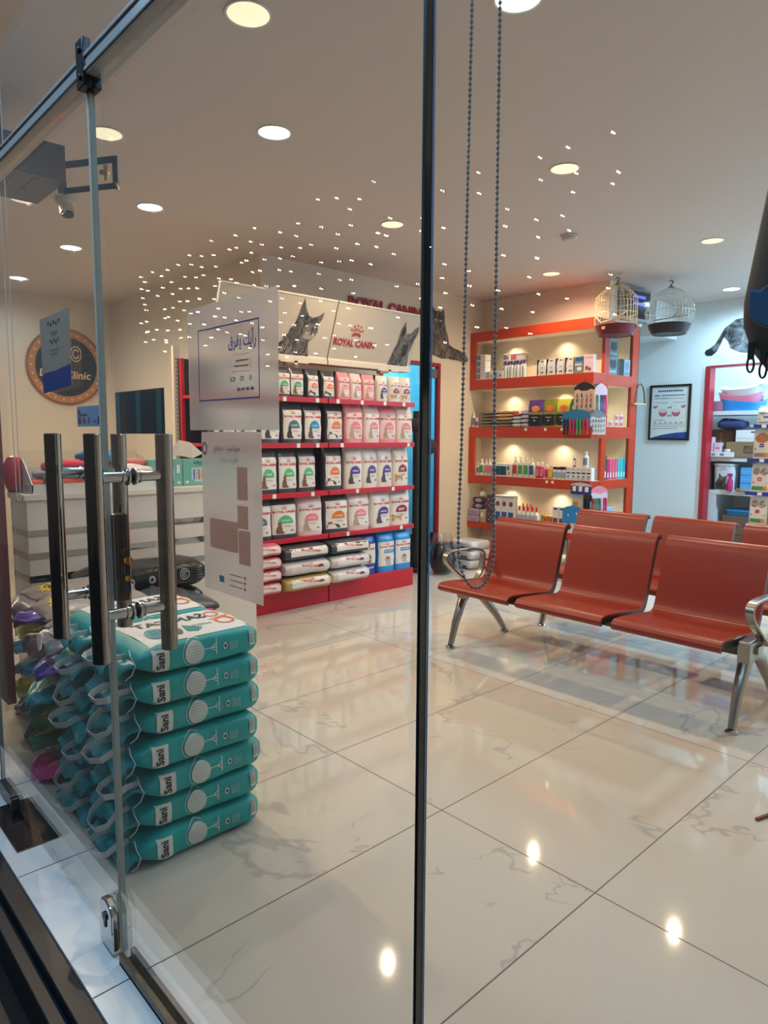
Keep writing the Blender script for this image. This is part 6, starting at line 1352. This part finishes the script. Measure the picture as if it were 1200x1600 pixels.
# ------------------------------------------------------------------ display of white bags before the opening
DY = 5.30
t = thing('bag_display_stand', 'floor stand with blue price rails cut by the right edge', 'display stand', (-1.50, DY, 0))
BR = mat('rail_royal_blue', (40, 58, 140), .35)
m = MB(); m.box(0, .9, .22, .25, 0, 1.62); m.build('back_panel', WHITE, t)
DL = [1.435, 1.115, .80, .49, .17]
for z in DL:
    m = MB(); m.box(.0, .9, .0, .22, z-.02, z); s = m.build('shelf', WHITE, t); m = MB(); m.box(-.01 if z < 1.3 else .03, .9, -.008, .002, z-.032, z+.004); m.build('price_rail', BR, s)
    m = MB(); m.box(.10, .14, -.010, -.008, z-.028, z); m.build('price_tag', LINE, s)
def whitebag(k):
    W, H = .165, [.155, .27, .265, .265, .26][k]; s = Pouch(W, H, .09, seed=400+k); t = s.body().build('white_food_bag', BWH, None, ang=60); t.data.transform(Matrix.Rotation(-PI/2, 4, 'Z'))
    f0 = s.fn(); f = lambda a, b: Matrix.Rotation(-PI/2, 3, 'Z') @ f0(a, b); f2 = lambda a, b: f(a, b)+Vector((0, -.0014, 0))
    m = MB()
    if k == 1: put_disc(m, .0, H*.72, W*.36, H*.17, f, 0, 18)
    else: put_disc(m, -W*.18, H*.74, W*.20, H*.13, f, 0, 16); put_disc(m, W*.22, H*.72, W*.20, H*.13, f, 0, 16)
    m.build('cat_picture', mat('hill_ginger', (176, 116, 72), .5) if k == 1 else fur_mat('kitten_fur', (40, 34, 32), (206, 190, 172), 30, (1, 1, 1)), t)
    m = MB(); put_rect(m, -W*.12, W*.12, H*.40, H*.52, f2); m.build('emblem', mat('emblem_navy', (30, 44, 96), .4) if k in (0, 1) else PRR, t)
    m = MB(); put_rect(m, -W*.36, W*.40, H*.30, H*.37, f); m.build('red_banner', PRR, t)
    m = MB(); put_text(m, "Hill's", 0, H*.46, W*.2, H*.05, lambda a, b: f2(a, b)+Vector((0, -.001, 0)), 0, .02, res=1); put_text(m, 'SCIENCE PLAN', W*.02, H*.335, W*.6, H*.04, lambda a, b: f2(a, b), 0, .02, res=1); m.build('lettering', PRW, t)
    m = MB(); put_rect(m, -W*.40, W*.40, H*.06, H*.20, f, 0, 6, 2); m.build('lower_band', GRN if k in (2, 3) else mat('band_taupe', (150, 130, 116), .5), t)
    m = MB(); put_rect(m, W*.2, W*.40, H*.06, H*.20, f2, 0, 3, 1); m.build('orange_corner', ORA, t)
    return t
for k, z in enumerate(DL):
    for q in range(3): place('wb%d' % k, (lambda k=k: whitebag(k)), 'white cat food bag on the blue-railed stand, %s shelf, %s from left' % (['top', 'second', 'third', 'fourth', 'lowest'][k], ORD[q]), 'pet food bag', (-1.405+q*.175-(0 if k else -.02), DY+.085, z+.001), 0, 'white bags on the blue-railed stand')
# ------------------------------------------------------------------ fairy lights hung in a tree-lined front across the way: seen mirrored in the glass
m = MB(); rf = random.Random(11); LED = mat('fairy_led', (255, 255, 255), .5, emit=(1.0, .93, .80), es=140)
t = thing('string_lights', 'curtain of tiny warm lights across the street, seen mirrored in the glass', 'string lights', (0, -4.5, 0))
for i in range(26):
    x = -8.1+i*.27+rf.uniform(-.05, .05); top = 3.45 if x < -3 else 3.3; bot_ = (2.35-.0*x) if x < -5.5 else 2.0
    w_ = MB(); w_.cyl((x, 0, bot_-.1), (x, 0, top), .002, 4); o = w_.build('cord', DARKM, t)
    mm = MB(); z = bot_+rf.uniform(0, .12)
    while z < top:
        if rf.random() < (.9 if x < -3.6 else .55): mm.sphere((x+rf.uniform(-.04, .04), rf.uniform(-.06, .06), z), .0058, 4)
        z += .12+rf.uniform(-.03, .04)
    mm.build('leds', LED, o)

# reddish stick on the floor at the right edge
m = MB(); m.tube([(.180, .752, .006), (.215, .87, .007), (.26, 1.0, .006)], .006, 8); o = m.build('wooden_stick', mat('stick_red_brown', (132, 58, 40), .6)); tag(o, 'thin red-brown stick lying on the floor at the right edge', 'stick')
